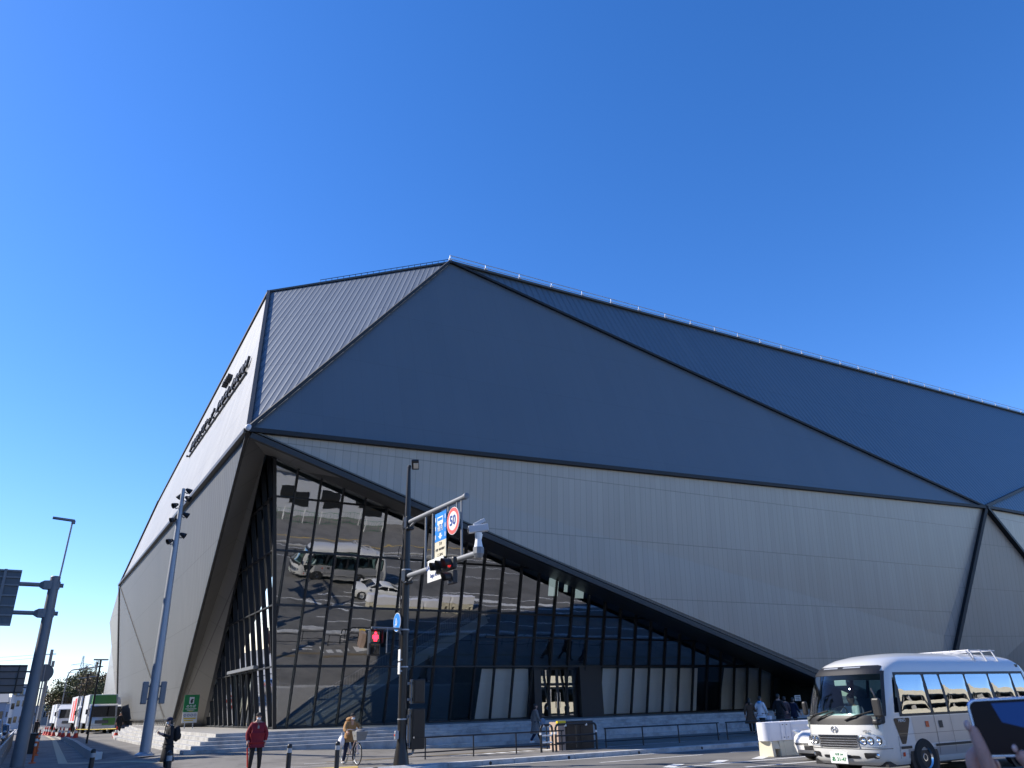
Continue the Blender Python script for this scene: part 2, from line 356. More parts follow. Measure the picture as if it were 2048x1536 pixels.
# painted markings
lm = MB(); z = RZ+.006
def strip(x0, y0, x1, y1, w, m=0, z=z):
    d = Vector((x1-x0, y1-y0, 0)).normalized(); n = Vector((-d.y, d.x, 0))*w/2; a, b_ = Vector((x0, y0, z)), Vector((x1, y1, z))
    lm.quad(a-n, b_-n, b_+n, a+n, m)
strip(11.5, 23.3, 25, 23.4, .16); strip(25.5, 23.4, 120, 23.4, .16)
strip(15.8, 21.45, 20.2, 21.5, .13); strip(21.5, 21.5, 60, 21.6, .13)
strip(12.5, 18.1, 60, 18.05, .15); strip(17.2, 16.7, 26, 16.2, .16)
for k in range(4): strip(15.9+k*1.9, 18.35+.12*k, 16.9+k*1.9, 19.0+.1*k, .35)
strip(19.5, 15.4, 60, 15.3, .15); strip(21, 17.2, 60, 16.9, .5)
for k in range(12): strip(24+8*k, 11.0, 28+8*k, 11.0, .13)
strip(8, 8.0, 120, 8.0, .15); strip(8, 5.2, 120, 5.2, .15)
for k in range(9): strip(6.2, 6+1.95*k, 9.2, 6+1.95*k, .9)          # crossing
for k in range(20): strip(-8, 30+9*k, -8, 35+9*k, .14)
strip(-1.35, 30, -1.35, 600, .14)
struct(lm.build('road_marking', M['line']))
pm = MB()
def ps(x0, y0, x1, y1, w, m=0):
    d = Vector((x1-x0, y1-y0)).normalized(); n = Vector((-d.y, d.x))*w/2
    k = max(1, int(hypot(x1-x0, y1-y0)/.6))
    for i in range(k):
        a = Vector((x0+(x1-x0)*i/k, y0+(y1-y0)*i/k)); b_ = Vector((x0+(x1-x0)*(i+1)/k, y0+(y1-y0)*(i+1)/k))
        q = [a-n, b_-n, b_+n, a+n]; pm.quad(*[(p.x, p.y, gz(p.x, p.y)+.009) for p in q], m)
t0, t1 = G(126, 1528), G(108, 1480)
ps(t0.x, t0.y, t1.x, t1.y, .32, 1); ps(t0.x, t0.y, 4.2, 30.5, .3, 1); ps(t1.x, t1.y, 2.0, 150, .3, 1)
for xa, xb in ((5.4, 7.1), (7.55, 9.0)): ps(xa, 25.1, xb, 24.6, .75, 0)
ps(9, 27.7, 60, 27.9, .28, 2)
ps(8.2, 27.5, 10.2, 27.2, .1, 3); ps(4, 26.2, 11, 26.6, .05, 3)
ps(2.1, 43, 2.7, 43, .07, 3); ps(2.1, 50, 2.75, 50, .07, 3)
for k in range(4): ps(14.7+.55*k, 26.95, 15.05+.55*k, 26.95, .5, 3)
pm.add([(17.1, 26.5, .009), (18.1, 26.95, .009), (17.1, 27.4, .009)], [(0, 1, 2)], 3)
ps(13.2, 26.7, 14.3, 26.7, .12, 3); ps(13.3, 27.1, 14.2, 27.1, .12, 3); ps(17.9, 26.4, 24, 26.5, .1, 3)
ps(5, 2.2, 120, 2.2, .3, 0)
struct(pm.build('road_marking', [M['tactile'], M['tactile_pale'], mat('faint_yellow_paving', (.17, .13, .075), .85, var=.2), M['line']]))

# plaza with its five steps
def inset_poly(k):
    t = .33*k
    return [(5.2+t, 32.55+t), (70, 32.55+t), (70, 120), (7.05+t, 120), (7.05+t, 84), (5.2+t, 60)]
st = thing('entrance_steps', 'pale stone steps wrapping the corner of the arena plaza', 'steps')
PZ = .9
for k in range(5):
    b = MB(); z1 = .28 + (PZ-.28)*(k+1)/5
    b.prism(inset_poly(k), -.15 if k == 0 else .0, z1)
    o = b.build('step' if k < 4 else 'landing', M['step'] if k < 4 else [M['step'], M['granite']], st, bevel=.012)
    if k == 4:
        for p in o.data.polygons:
            if p.normal.z > .9: p.material_index = 1
# lower extra risers where the ground falls away to the right
b = MB(); b.prism([(13.5, 32.2), (70, 32.2), (70, 32.6), (13.5, 32.6)], -.15, .15); b.build('step', M['step'], st, bevel=.012)

# ------------------------------------------------------------------ arena
AR = thing('arena', 'huge faceted grey and dark blue arena with a leaning glass entrance corner', 'arena')
N_ = GX(497, 862, 6.2); B_ = GX(538, 585, 8.5); A_ = G(900, 527, 27.5); Cc = GY(1968, 1016, 30); Q_ = GY(1625, 1345, 32)
E_ = G(240, 1170, 15); E2 = E_ + Vector((-.12, 6, 0)); E2 = GY(219, 1245, 101); P9 = GX(348, 1436, 8.4); P9b = GX(235, 1441, 8.4); P9f = GX(330, 1437, 8.4)
Dd = GY(2048, 830, A_.y+1.0); Dd = A_ + (Dd-A_)*1.25
CEN = Vector((50, 75, 10))
def facet(name, pts, mt, flip=False, thick=0, smoothuv=None):
    pts = [Vector(p) for p in pts]; n = (pts[1]-pts[0]).cross(pts[2]-pts[0]).normalized()
    c = sum(pts, Vector())/len(pts)
    if n.dot(CEN-c) > 0: pts.reverse(); n = -n
    if flip: pts.reverse(); n = -n
    h = Vector((0, 0, 1)).cross(n)
    if h.length < 1e-3: h = Vector((1, 0, 0))
    h.normalize(); s = n.cross(h); o0 = pts[0].copy()
    if smoothuv: h, s = smoothuv
    b = MB()
    b.poly(pts)
    return b.build(name, mt, AR, uv=lambda p: ((p-o0).dot(h), (p-o0).dot(s)))
G_ = GP(318, 1003, N_, B_, E_)                                    # roof edge further back on the left
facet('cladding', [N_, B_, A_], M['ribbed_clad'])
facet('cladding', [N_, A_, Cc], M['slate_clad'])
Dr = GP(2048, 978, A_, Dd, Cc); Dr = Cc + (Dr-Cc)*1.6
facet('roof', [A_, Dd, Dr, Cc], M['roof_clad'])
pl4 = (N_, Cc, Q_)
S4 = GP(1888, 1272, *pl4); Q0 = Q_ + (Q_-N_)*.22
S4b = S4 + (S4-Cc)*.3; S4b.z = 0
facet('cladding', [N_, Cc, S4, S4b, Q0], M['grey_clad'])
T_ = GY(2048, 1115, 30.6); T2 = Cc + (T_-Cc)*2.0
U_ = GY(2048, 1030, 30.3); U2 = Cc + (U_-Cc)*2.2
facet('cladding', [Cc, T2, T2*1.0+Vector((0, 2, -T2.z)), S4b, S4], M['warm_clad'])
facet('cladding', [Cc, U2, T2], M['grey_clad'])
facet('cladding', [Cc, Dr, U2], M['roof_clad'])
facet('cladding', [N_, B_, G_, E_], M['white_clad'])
facet('cladding', [N_, E_, P9f, P9], M['grey_clad_rib'])
facet('cladding', [E_, P9b, P9f], M['grey_clad_rib'])
facet('cladding', [E_, E2, P9b], M['grey_clad'])
# roof plane and back of the volume
Bk = Vector((30, 130, 24)); facet('roof', [A_, B_, G_, Bk, Vector((110, 130, 26)), Dd], M['roof_clad'])
facet('cladding', [G_, E_, E2, Vector((9, 130, 14)), Bk], M['white_clad'])
facet('cladding', [E2, P9b, Vector((9, 130, 0)), Vector((9, 130, 14))], M['grey_clad'])
facet('cladding', [Vector((9, 130, 0)), Vector((110, 130, 0)), Vector((110, 130, 26)), Bk, Vector((9, 130, 14))], M['grey_clad'])
# glass entrance: the two leaning curtain walls
CB = Vector((9.85, 38, PZ)); la, lb = -.155, -.24
def RG(x, z): return Vector((x, 38+lb*(z-PZ), z))            # point on the right glass wall
def LG(y, z): return Vector((9.85+la*(z-PZ), y, z))          # point on the left glass wall
def top_r(x):                                                # underside of the canopy along the right glass
    t = (x-7.9)/(45-7.9); return 12.73 + (2.29-12.73)*t
ictop = RG(7.9, 12.73); CT = Vector((9.85+la*11.8, 38+lb*11.8, PZ+11.8))
xs_m = [10.37-1.18*k for k in (1,)][::-1] + [10.37+1.18*k for k in range(28)]
trz = [3.55, 6.2, 8.6, 11.0]
gl = MB(); gl2 = MB()
xe = [7.9] + [x for x in xs_m if 8.4 < x < 43] + [43.0]
def xmin(z): return 9.85+la*(z-PZ)
lv = [PZ] + trz + [14]
fr = MB(); off = Vector((0, -.05, -.012))
for i in range(len(xe)-1):
    x0, x1 = xe[i], xe[i+1]
    for j in range(len(lv)-1):
        z0, z1 = lv[j], lv[j+1]
        za, zb = min(z1, top_r(x0)), min(z1, top_r(x1))
        if za <= z0+.02 and zb <= z0+.02: continue
        if 23.0 < (x0+x1)/2 < 27.2 and j == 0 and x0 > 23.9 and x1 < 26.6: continue
        p = [(x0, z0), (x1, z0)] + ([(x1, zb)] if zb > z0 else []) + ([(x0, za)] if za > z0 else [])
        if zb <= z0: 
            xq = x0 + (x1-x0)*(top_r(x0)-z0)/(top_r(x0)-top_r(x1)); p = [(x0, z0), (xq, z0), (x0, za)]
        q = [(max(a, xmin(c)), c) for a, c in p]
        if max(a for a, c in q) - min(a for a, c in q) < .05: continue
        # every pane sits a hair out of true, as panes do
        jt = Vector((0, random.uniform(-.012, .012), 0)); cx = (x0+x1)/2; rx = random.uniform(-.007, .007); rzz = random.uniform(-.006, .006)
        (gl2 if j == 0 and x0 > 18 else gl).poly([RG(a, c) + Vector((0, (a-cx)*rx + (c-(z0+z1)/2)*rzz, 0)) for a, c in q])
gl.build('glass_pane', M['arena_glass'], AR); gl2.build('glass_pane', M['shop_glass'], AR)
for x in xe[1:-1]:
    zt = top_r(x); zb0 = PZ
    if x < 9.85: zb0 = PZ + (9.85-x)/(-la)
    if zt-zb0 > .1: fr.beam(RG(x, zb0)+off, RG(x, zt)+off, .085 if x > 16 else .07, .14, upv=(0, -1, 0))
for zt in trz + [PZ+.06]:
    xr = 7.9 + (45-7.9)*(12.73-zt)/(12.73-2.29)
    fr.beam(RG(xmin(zt), zt)+off, RG(min(xr, 43), zt)+off, .12, .08, upv=(0, 0, 1))
fr.beam(RG(20.3, 5.0)+off, RG(35.5, 5.0)+off, .1, .07)
fr.build('mullion_frame', M['dark'], AR)
cb_ = MB(); cb_.beam(CB+Vector((-.03, -.05, 0)), CT+Vector((-.03, -.05, 0)), .16, .16, upv=(1, 0, 0)); cb_.build('corner_post', M['trim'], AR)
# left glass wall
glL = MB(); frL = MB(); offL = Vector((-.05, 0, 0))
LT0, LT1 = LG(36.9, 13.36), LG(54.5, PZ)
def top_l(y): return 13.36 + (PZ-13.36)*(y-36.9)/(54.5-36.9)
yl = [38+lb*12] + [36.2+1.25*k for k in range(15)] + [54.5]
for i in range(len(yl)-1):
    y0, y1 = yl[i], yl[i+1]
    for j in range(len(lv)-1):
        z0, z1 = lv[j], min(lv[j+1], 13.3)
        if z1 <= z0: continue
        za, zb = min(z1, top_l(y0)), min(z1, top_l(y1))
        if za <= z0+.02: continue
        if zb <= z0: p = [(y0, z0), (y0 + (y1-y0)*(top_l(y0)-z0)/(top_l(y0)-top_l(y1)), z0), (y0, za)]
        else: p = [(y0, z0), (y1, z0), (y1, zb), (y0, za)]
        q = [(max(a, 38+lb*(c-PZ)), c) for a, c in p]
        if max(a for a, c in q) - min(a for a, c in q) < .04: continue
        if j == 0 and 40.6 < (y0+y1)/2 < 46.2: continue
        rx = random.uniform(-.004, .004)
        glL.poly([LG(a, c)+Vector(((a-(y0+y1)/2)*rx, 0, 0)) for a, c in q])
glL.build('glass_pane', M['arena_glass'], AR)
for y in yl[1:-1]:
    zt = top_l(y); zb0 = PZ if y >= 38 else PZ + (38-y)/(-lb)
    if j is not None and zt-zb0 > .1: frL.beam(LG(y, zb0)+offL, LG(y, zt)+offL, .07, .12, upv=(1, 0, 0))
for zt in trz + [PZ+.06]:
    ye = 36.9 + (54.5-36.9)*(13.36-zt)/(13.36-PZ); frL.beam(LG(38+lb*(zt-PZ), zt)+offL, LG(ye, zt)+offL, .1, .07)
frL.build('mullion_frame', M['trim'], AR)
dl = MB(); dl.bx(9.9, 10.5, 40.4, 46.3, PZ, 3.6, 0); dl.bx(9.15, 9.95, 40.3, 46.4, 3.6, 3.75, 1)
for k in range(5): dl.bx(9.8, 9.9, 40.5+1.4*k, 40.58+1.4*k, PZ, 3.55, 1)
dl.build('entrance_door', [M['black_glass'], M['galv_dark']], AR)
# soffit: the broad reveal around the glass
IC = Vector((7.55, 35.9, 13.05)); IC = GP(530, 909, ictop, CT+Vector((0, 2, .4)), N_)
bL = GX(395, 1452, 9.7); baseL = Vector((8.45, 58.0, PZ)); innL = Vector((9.75, 55.5, PZ))
facet('soffit', [N_+Vector((.03, .03, -.08)), IC, innL, baseL], M['soffit'], flip=True, smoothuv=((innL-IC).normalized(), Vector((1, 0, 0))))
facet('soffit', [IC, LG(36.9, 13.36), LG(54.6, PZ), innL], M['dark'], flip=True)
qi = RG(45, 2.29); q_s = Q_ + (Q_-N_)*.06
dirR = (qi-ictop).normalized()
s1 = IC + (RG(11.5, top_r(11.5))-IC)
NQ = (Q_-N_); tq = .155
facet('soffit', [N_+Vector((0, .03, -.1)), N_+NQ*tq+Vector((0, .02, -.1)), RG(9.6, top_r(9.6)), IC], M['soffit'], smoothuv=(NQ.normalized(), Vector((0, 1, 0))), flip=True)
facet('soffit', [N_+NQ*tq+Vector((0, .02, -.1)), q_s+Vector((0, .02, -.1)), qi, RG(9.6, top_r(9.6))], M['soffit_dark'], flip=True, smoothuv=(NQ.normalized(), Vector((0, 1, 0))))
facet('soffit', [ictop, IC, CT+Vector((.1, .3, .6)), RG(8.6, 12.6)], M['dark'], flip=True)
# fascia band along the canopy edge
fb = MB(); fb.beam(N_+Vector((.1, -.02, -.2)), Q0+Vector((0, -.02, -.17)), .24, .24); fb.build('fascia', mat('fascia_metal', (.026, .028, .03), .55, .0, var=.05), AR)
fb = MB(); fb.beam(N_+Vector((.1, -.06, .02)), Q0+Vector((0, -.06, .02)), .16, .07); fb.build('edge_trim', M['trim_grey'], AR)
# dark joints where the facets meet
def joint(a, b_, w=.3, h=.22, o=(-.08, -.1, .06), mt='trim'):
    t = MB(); o = Vector(o); t.beam(a+o, b_+o, w, h); t.build('edge_trim', M[mt], AR)
joint(N_, A_, .2, .16); joint(N_, Cc, .28, .2, (0, -.1, .02)); joint(A_, Cc, .18, .14, (-.02, -.1, .08)); joint(Cc, S4b, .32, .25, (0, -.1, 0)); joint(Cc, T2, .36, .25, (0, -.15, 0))
joint(Cc, Dr, .25, .2, (0, -.1, .1)); joint(Cc, U2, .3, .2, (0, -.12, .05))
joint(N_, B_, .18, .2, (-.05, -.1, 0), 'trim_grey'); joint(N_, E_, .22, .2, (-.1, 0, 0), 'trim_grey'); joint(N_, P9, .14, .14, (-.03, -.06, 0)); joint(B_, G_, .14, .14, (-.05, 0, .02), 'trim'); joint(G_, E_, .14, .14, (-.08, 0, .02), 'trim')
joint(E_, P9f, .1, .1, (-.06, 0, 0), 'trim_grey'); joint(E_, P9b, .16, .16, (-.06, 0, 0), 'trim_grey'); joint(P9, P9b, .12, .12, (-.04, 0, 0), 'trim_grey')
joint(A_, Dd, .2, .14, (0, -.1, .05), 'trim_grey'); joint(B_, A_, .12, .12, (0, -.06, .05), 'trim_grey')
nb = MB(); nb.ell(N_+Vector((-.05, -.18, .1)), (.14, .1, .16)); nb.build('node_cap', M['rib_white'], AR, smooth=True)
# roof walkway rails
rr = MB(); n = 34
for i in range(n+1):
    p = A_ + (Dd-A_)*(i/n) + Vector((0, 0, .15)); rr.tube(p, p+Vector((0, 0, .45)), .02, n=6, m=0); rr.box(p+Vector((0, -.05, .12)), (.2, .08, .12), m=1)
for h in (.35, .6): rr.tube(A_+Vector((0, 0, h)), Dd+Vector((0, 0, h)), .025, n=6)
rr.build('roof_rail', [M['galv'], M['rib_white']], AR)
rr = MB(); n = 22
for i in range(n+1):
    p = A_ + (B_-A_)*(i/n*.72) + Vector((0, 0, .1)); rr.tube(p, p+Vector((0, 0, .22)), .015, n=6)
rr.tube(A_+Vector((0, 0, .32)), A_+(B_-A_)*.72+Vector((0, 0, .32)), .022, n=6); rr.build('roof_rail', M['trim'], AR)
# raised letters on the sunlit face
nW = (B_-N_).cross(E_-N_).normalized()
if nW.x > 0: nW = -nW
pl8 = (N_, B_, E_); p0, p1 = GP(505, 715, *pl8), GP(388, 890, *pl8)
rdir = (p0-p1).normalized(); updir = nW.cross(rdir).normalized()
if updir.z < 0: updir = -updir
mid = (p0+p1)/2 + nW*.14 - updir*.3
text('SAGAアリーナ  SAGA ARENA', 1.25, mid, rdir, updir, M['dark'], AR, ext=.07, bold=.0, space=1.3, width=(p0-p1).length)
p2, p3 = GP(464, 750, *pl8), GP(449, 778, *pl8)
text('S A G A', .6, (p2+p3)/2+nW*.12-updir*.3+rdir*.9, rdir, updir, M['dark'], AR, ext=.2)
lb_ = MB()
for k in range(14):
    a = p1 + (p0-p1)*(k/13) - updir*1.0; lb_.beam(a, a+nW*.25, .08, .08, upv=tuple(updir)); lb_.box(a+nW*.2, (.12, .16, .12))
lb_.beam(p0-updir*1.0+nW*.06, p1-updir*1.0+nW*.06, .1, .12, upv=tuple(nW))
lb_.build('sign_bracket', M['dark'], AR)
# plinth with ventilation slots below the left face
pb = MB(); yA, yB = 58.3, P9b.y
pb.bx(8.75, 9.3, yA, yB, PZ-.1, 1.42, 1); pb.bx(8.42, 8.8, yA, yB, 1.26, 1.44, 0); pb.bx(8.5, 8.75, yA, yB, PZ-.05, PZ+.06, 0)
y = yA
while y < yB: pb.bx(8.5, 8.72, y, y+.14, PZ, 1.27, 0); y += .9
for h in (1.02, 1.14): pb.bx(8.55, 8.6, yA, yB, h, h+.03, 0)
pb.build('plinth', [M['step'], M['dark']], AR)
# interior behind the glass: floor, walls, stair, blinds, doors
inr = MB(); inr.quad((10, 38.2, PZ+.02), (45, 38.2, PZ+.02), (45, 52, PZ+.02), (10, 52, PZ+.02))
inr.quad((11.5, 50, PZ), (60, 50, PZ), (60, 50, 14), (11.5, 50, 14)); inr.quad((47, 36, 0), (47, 52, 0), (47, 52, 14), (47, 36, 14))
inr.quad((9, 36, 13.9), (47, 36, 13.9), (47, 52, 13.9), (9, 52, 13.9))
inr.bx(26, 46.5, 38.6, 50, 5.9, 6.15); inr.bx(20, 26, 42, 50, 5.9, 6.15)
inr.build('interior', M['interior'], AR)
sb = MB(); sb.beam((12.2, 41, 1.0), (22.5, 41, 6.4), .25, .55, m=0); sb.beam((12.2, 43, 1.0), (22.5, 43, 6.4), .25, .55, m=0)
for k in range(30): 
    t = k/29; sb.bx(12.2+10.3*t, 12.5+10.3*t, 41, 43, 1.0+5.4*t, 1.08+5.4*t, 0)
for k in range(70):
    t = k/69; sb.tube((12.2+10.3*t, 40.9, 1.2+5.4*t), (12.2+10.3*t, 40.9, 2.2+5.4*t), .012, n=4, m=1)
sb.beam((12.2, 40.9, 2.2), (22.5, 40.9, 7.6), .06, .05, m=1)
sb.build('staircase', [mat('stair_side', (.3, .34, .36), .7, var=.06), M['galv_dark']], AR)
def blind(x0, x1, z0, z1, y=.35, x0b=None, x1b=None):
    bl = MB(); a = lambda x, z: RG(x, z)+Vector((0, y, 0)); bl.quad(a(x0b or x0, z0), a(x1b or x1, z0), a(x1, z1), a(x0, z1)); bl.build('blind', M['blind'], AR)
blind(20.45, 23.35, PZ+.1, 3.45, x0b=20.3, x1b=23.65)
for x0, x1 in ((28.05, 35.9), (38.2, 42.5)): blind(x0, x1, PZ+.1, 3.45, x0b=x0-.35)
for x0, x1, z0, z1 in ((24.2, 24.85, 7.25, 8.2), (25.25, 25.5, 7.5, 7.9), (26.05, 26.65, 7.2, 7.75)):
    b = MB(); b.quad(*[RG(x, z)+Vector((0, .25, 0)) for x, z in ((x0, z0), (x1, z0), (x1, z1), (x0, z1))]); b.build('lit_window', mat('lit_window', (.5, .55, .55), .8, emit=(.7, .85, .85), es=.22), AR)
# vertical entrance doors in their recess
dr = MB(); dx0, dx1, dy = 24.0, 26.4, 37.75
for x in (24.0, 24.62, 25.2, 25.82, 26.42): dr.bx(x-.07, x+.07, dy-.08, dy, PZ, 3.4)
for zz in (PZ+.05, 2.62, 3.44): dr.bx(dx0, dx1+.05, dy-.085, dy-.005, zz-.07, zz+.07)
dr.bx(26.5, 28, 37.3, 39, PZ, 3.5); dr.bx(23.5, 23.95, 37.4, 39, PZ, 3.5)
for x in (25.1, 25.3): dr.tube((x, dy-.12, 1.4), (x, dy-.12, 2.2), .018, n=6, m=1)
do = dr.build('entrance_door', [M['dark'], M['chrome']], AR)
dg_ = MB(); dg_.quad((dx0, dy-.03, PZ), (dx1, dy-.03, PZ), (dx1, dy-.03, 3.44), (dx0, dy-.03, 3.44)); dg_.build('door_glass', M['door_glass'], do)
bx_ = MB(); bx_.bx(23.9, 26.5, 38.6, 38.8, PZ, 3.5); bx_.build('door_lobby', M['dark'], AR)

# ------------------------------------------------------------------ street poles
def pole_thing(name, label, cat, base, group=None): return thing(name, label, cat, base, 0, group)
# traffic signal pole on the corner
PB = G(802, 1530); PX, PY = PB.x, PB.y
tp = thing('signal_pole', 'tall dark brown pole with lamp head and two arms carrying signs over the road', 'signal pole', (PX, PY, 0))
b = MB(); b.path([(0, 0, .3), (0, 0, 5.4), (0, 0, 7.9), (0, 0, 9.6)], 0, 18, rs=[.145, .125, .105, .06]); b.build('pole', M['pole_brown'], tp, smooth=True)
b = MB(); b.path([(0, 0, -.1), (0, 0, .1), (0, 0, .62), (0, 0, .75)], 0, 14, rs=[.27, .24, .16, .146]); b.build('base', M['pole_brown'], tp, smooth=True)
for zz in (.3+1.0, 2.85, 4.0, 5.95): b = MB(); b.lathe((0, 0, zz), (0, 0, 1), [(.155, -.02), (.155, .02), (.12, .02), (.12, -.02), (.155, -.02)], 18); b.build('band', M['galv'], tp)
b = MB(); b.path([(0, 0, 7.55), (0, -.6, 7.54), (0, -4.45, 7.46)], 0, 14, rs=[.08, .085, .075]); b.beam((0, -.12, 7.35), (0, -.75, 7.5), .04, .07, upv=(1, 0, 0)); b.lathe((0, -4.47, 7.46), (0, -1, 0), [(.095, -.1), (.095, .03), (.0, .05)], 14); b.build('arm', M['galv_dark'], tp, smooth=True)
b = MB(); b.path([(0, 0, 5.72), (0, -.6, 5.71), (0, -5.3, 5.63)], 0, 14, rs=[.08, .09, .085]); b.beam((0, -.12, 5.5), (0, -.75, 5.67), .04, .07, upv=(1, 0, 0)); b.build('arm', M['galv_dark'], tp, smooth=True)
for zz in (7.55, 5.72): b = MB(); b.box((0, -.06, zz), (.28, .34, .4)); b.bx(-.13, .13, -.3, -.1, zz-.26, zz-.19); b.build('arm_clamp', M['pole_brown'], tp, bevel=.02)
for y_, z0, z1 in ((-1.55, 5.7, 7.53), (-2.1, 5.7, 7.52), (-4.15, 5.68, 7.46), (-3.25, 7.15, 7.48), (-3.85, 6.6, 7.47)): b = MB(); b.tube((.0, y_, z0), (.0, y_, z1), .035, n=8); b.build('hanger_rod', M['galv_dark'], tp)
b = MB(); hd = Matrix.Rotation(radians(28), 3, 'X'); R2 = Matrix.Rotation(radians(-25), 3, 'Z')
b.box((.12, -.28, 9.62), (.26, .62, .09), rot=R2 @ Matrix.Rotation(radians(-12), 3, 'X')); b.tube((0, 0, 9.5), (.02, -.02, 9.66), .06); lh = b.build('lamp_head', M['pole_brown'], tp, bevel=.03)
b = MB(); b.box((.13, -.32, 9.565), (.17, .36, .02), rot=R2 @ Matrix.Rotation(radians(-12), 3, 'X')); b.build('lamp_lens', M['reflect'], lh)
b = MB()
for zz in (4.4, 5.1, 6.3, 6.8, 7.2): b.tube((-.13, .05, zz), (-.15, .05, zz+.35), .018, n=6); b.tube((-.15, .05, zz+.35), (-.12, .04, zz+.6), .018, n=6)
for k in range(14): 
    a = 2*pi*k/14; a2 = 2*pi*(k+1)/14; b.tube((-.2+.0, .1+.16*cos(a), 6.55+.22*sin(a)), (-.2, .1+.16*cos(a2), 6.55+.22*sin(a2)), .012, n=5)
b.tube((-.14, .06, 3.0), (-.16, .06, 5.6), .016, n=6); b.build('cable', M['black_plastic'], tp)
# controller boxes strapped to the pole
cx = thing('control_box', 'dark brown control box strapped upper on the signal pole', 'control box', (PX+.33, PY-.02, 1.75))
b = MB(); b.bx(-.05, .36, -.16, .16, 0, .72); b.build('body', M['pole_brown'], cx, bevel=.02); b = MB(); b.bx(-.0, .33, -.185, -.163, .04, .68); b.build('door', M['pole_brown'], cx, bevel=.008)
b = MB(); b.bx(-.22, -.05, -.05, .05, .08, .16); b.bx(-.22, -.05, -.05, .05, .56, .64); b.tube((-.09, -.1, -.02), (-.09, -.1, .7), .022); b.build('bracket', M['galv_dark'], cx)
cx = thing('control_box', 'larger dark control box lower on the signal pole, near the pavement', 'control box', (PX+.3, PY-.02, .42))
b = MB(); b.bx(-.06, .4, -.19, .17, 0, 1.18); b.build('body', M['pole_brown'], cx, bevel=.02); b = MB(); b.bx(-.02, .36, -.215, -.193, .32, 1.14); b.build('door', M['pole_brown'], cx, bevel=.008)
b = MB(); b.bx(-.2, -.06, -.05, .05, .1, .2); b.bx(-.2, -.06, -.05, .05, .9, 1.0); b.tube((-.1, -.12, .05), (-.1, -.12, 1.1), .024); b.path([(.1, 0, 0), (.05, 0, -.12), (-.1, 0, -.14), (-.16, 0, -.2)], .04); b.build('bracket', M['galv_dark'], cx)
b = MB(); b.lathe((.0, -.22, .34), (0, -1, 0), [(.0, .02), (.025, .018), (.03, 0)], 10); b.build('lock', M['chrome'], cx)
# signs hanging on the arms (all face the oncoming traffic)
R_, U_p = (0, -1, 0), (0, 0, 1)
sx_ = PX-.11
def plate(parent, y0, y1, z0, z1, x, mt, name='plate', t=.02):
    b = MB(); b.bx(x, x+t, min(y0, y1), max(y0, y1), z0, z1); return b.build(name, mt, parent, bevel=.004)
s = thing('bus_lane_sign', 'blue bus lane sign with white arrow above a cream panel, under the upper arm', 'road sign', (sx_, PY-2.9, 5.86))
plate(s, -.4, .4, .54, 1.44, 0, M['sign_blue']); plate(s, -.4, .4, 0, .535, 0, M['cream'])
b = MB(); b.add([(-.004, .06, .78), (-.004, -.06, .78), (-.004, -.06, .7), (-.004, -.15, .7), (-.004, 0, .58), (-.004, .15, .7), (-.004, .06, .7)], [(0, 1, 2, 6), (3, 4, 5)]); b.build('arrow', M['reflect'], s)
b = MB(); b.bx(-.012, 0, -.2, .2, 1.06, 1.3, 0); b.bx(-.014, -.012, -.17, .17, 1.17, 1.26, 1); b.bx(-.013, -.002, -.16, -.06, 1.03, 1.06, 0); b.bx(-.013, -.002, .06, .16, 1.03, 1.06, 0)
for sgn in (-1, 1):
    for k in range(3): b.bx(-.006, 0, sgn*.345-.02, sgn*.345+.02, .62+.28*k, .76+.28*k, 0)
b.build('bus_symbol', [M['reflect'], M['sign_blue']], s)
text('優先', .2, (-.006, 0, .92), R_, U_p, M['reflect'], s)
text('7-9', .13, (-.006, -.02, .44), R_, U_p, M['ink'], s); text('土曜・休日を除く', .085, (-.006, 0, .27), R_, U_p, M['ink'], s); text('ここから', .1, (-.006, 0, .1), R_, U_p, M['ink'], s)
s = thing('speed_limit_sign', 'round red rimmed speed limit sign reading 50 below the upper arm', 'road sign', (sx_, PY-3.78, 6.84))
def disc(r, x, mt, name, par, x2=None, c=(0, 0)):
    b = MB(); b.lathe((0, c[0], c[1]), (-1, 0, 0), [(r, -.02 if x2 is None else x2), (r, x), (0, x)], 36); return b.build(name, mt, par)
disc(.42, .0, M['reflect'], 'plate', s); disc(.405, .003, M['sign_red'], 'red_ring', s, 0); disc(.29, .006, M['reflect'], 'white_disc', s, 0)
text('50', .42, (-.009, 0, .0), R_, U_p, M['sign_navy'], s, bold=.012)
s = thing('place_name_sign', 'white place name sign reading Saga Arena on the lower arm', 'road sign', (sx_-.02, PY-2.6, 5.22))
plate(s, -.58, .58, 0, .68, 0, M['reflect'])
text('SAGAアリーナ', .2, (-.006, 0, .44), R_, U_p, M['sign_navy'], s, bold=.002); text('Saga Arena', .17, (-.006, 0, .18), R_, U_p, M['sign_navy'], s)
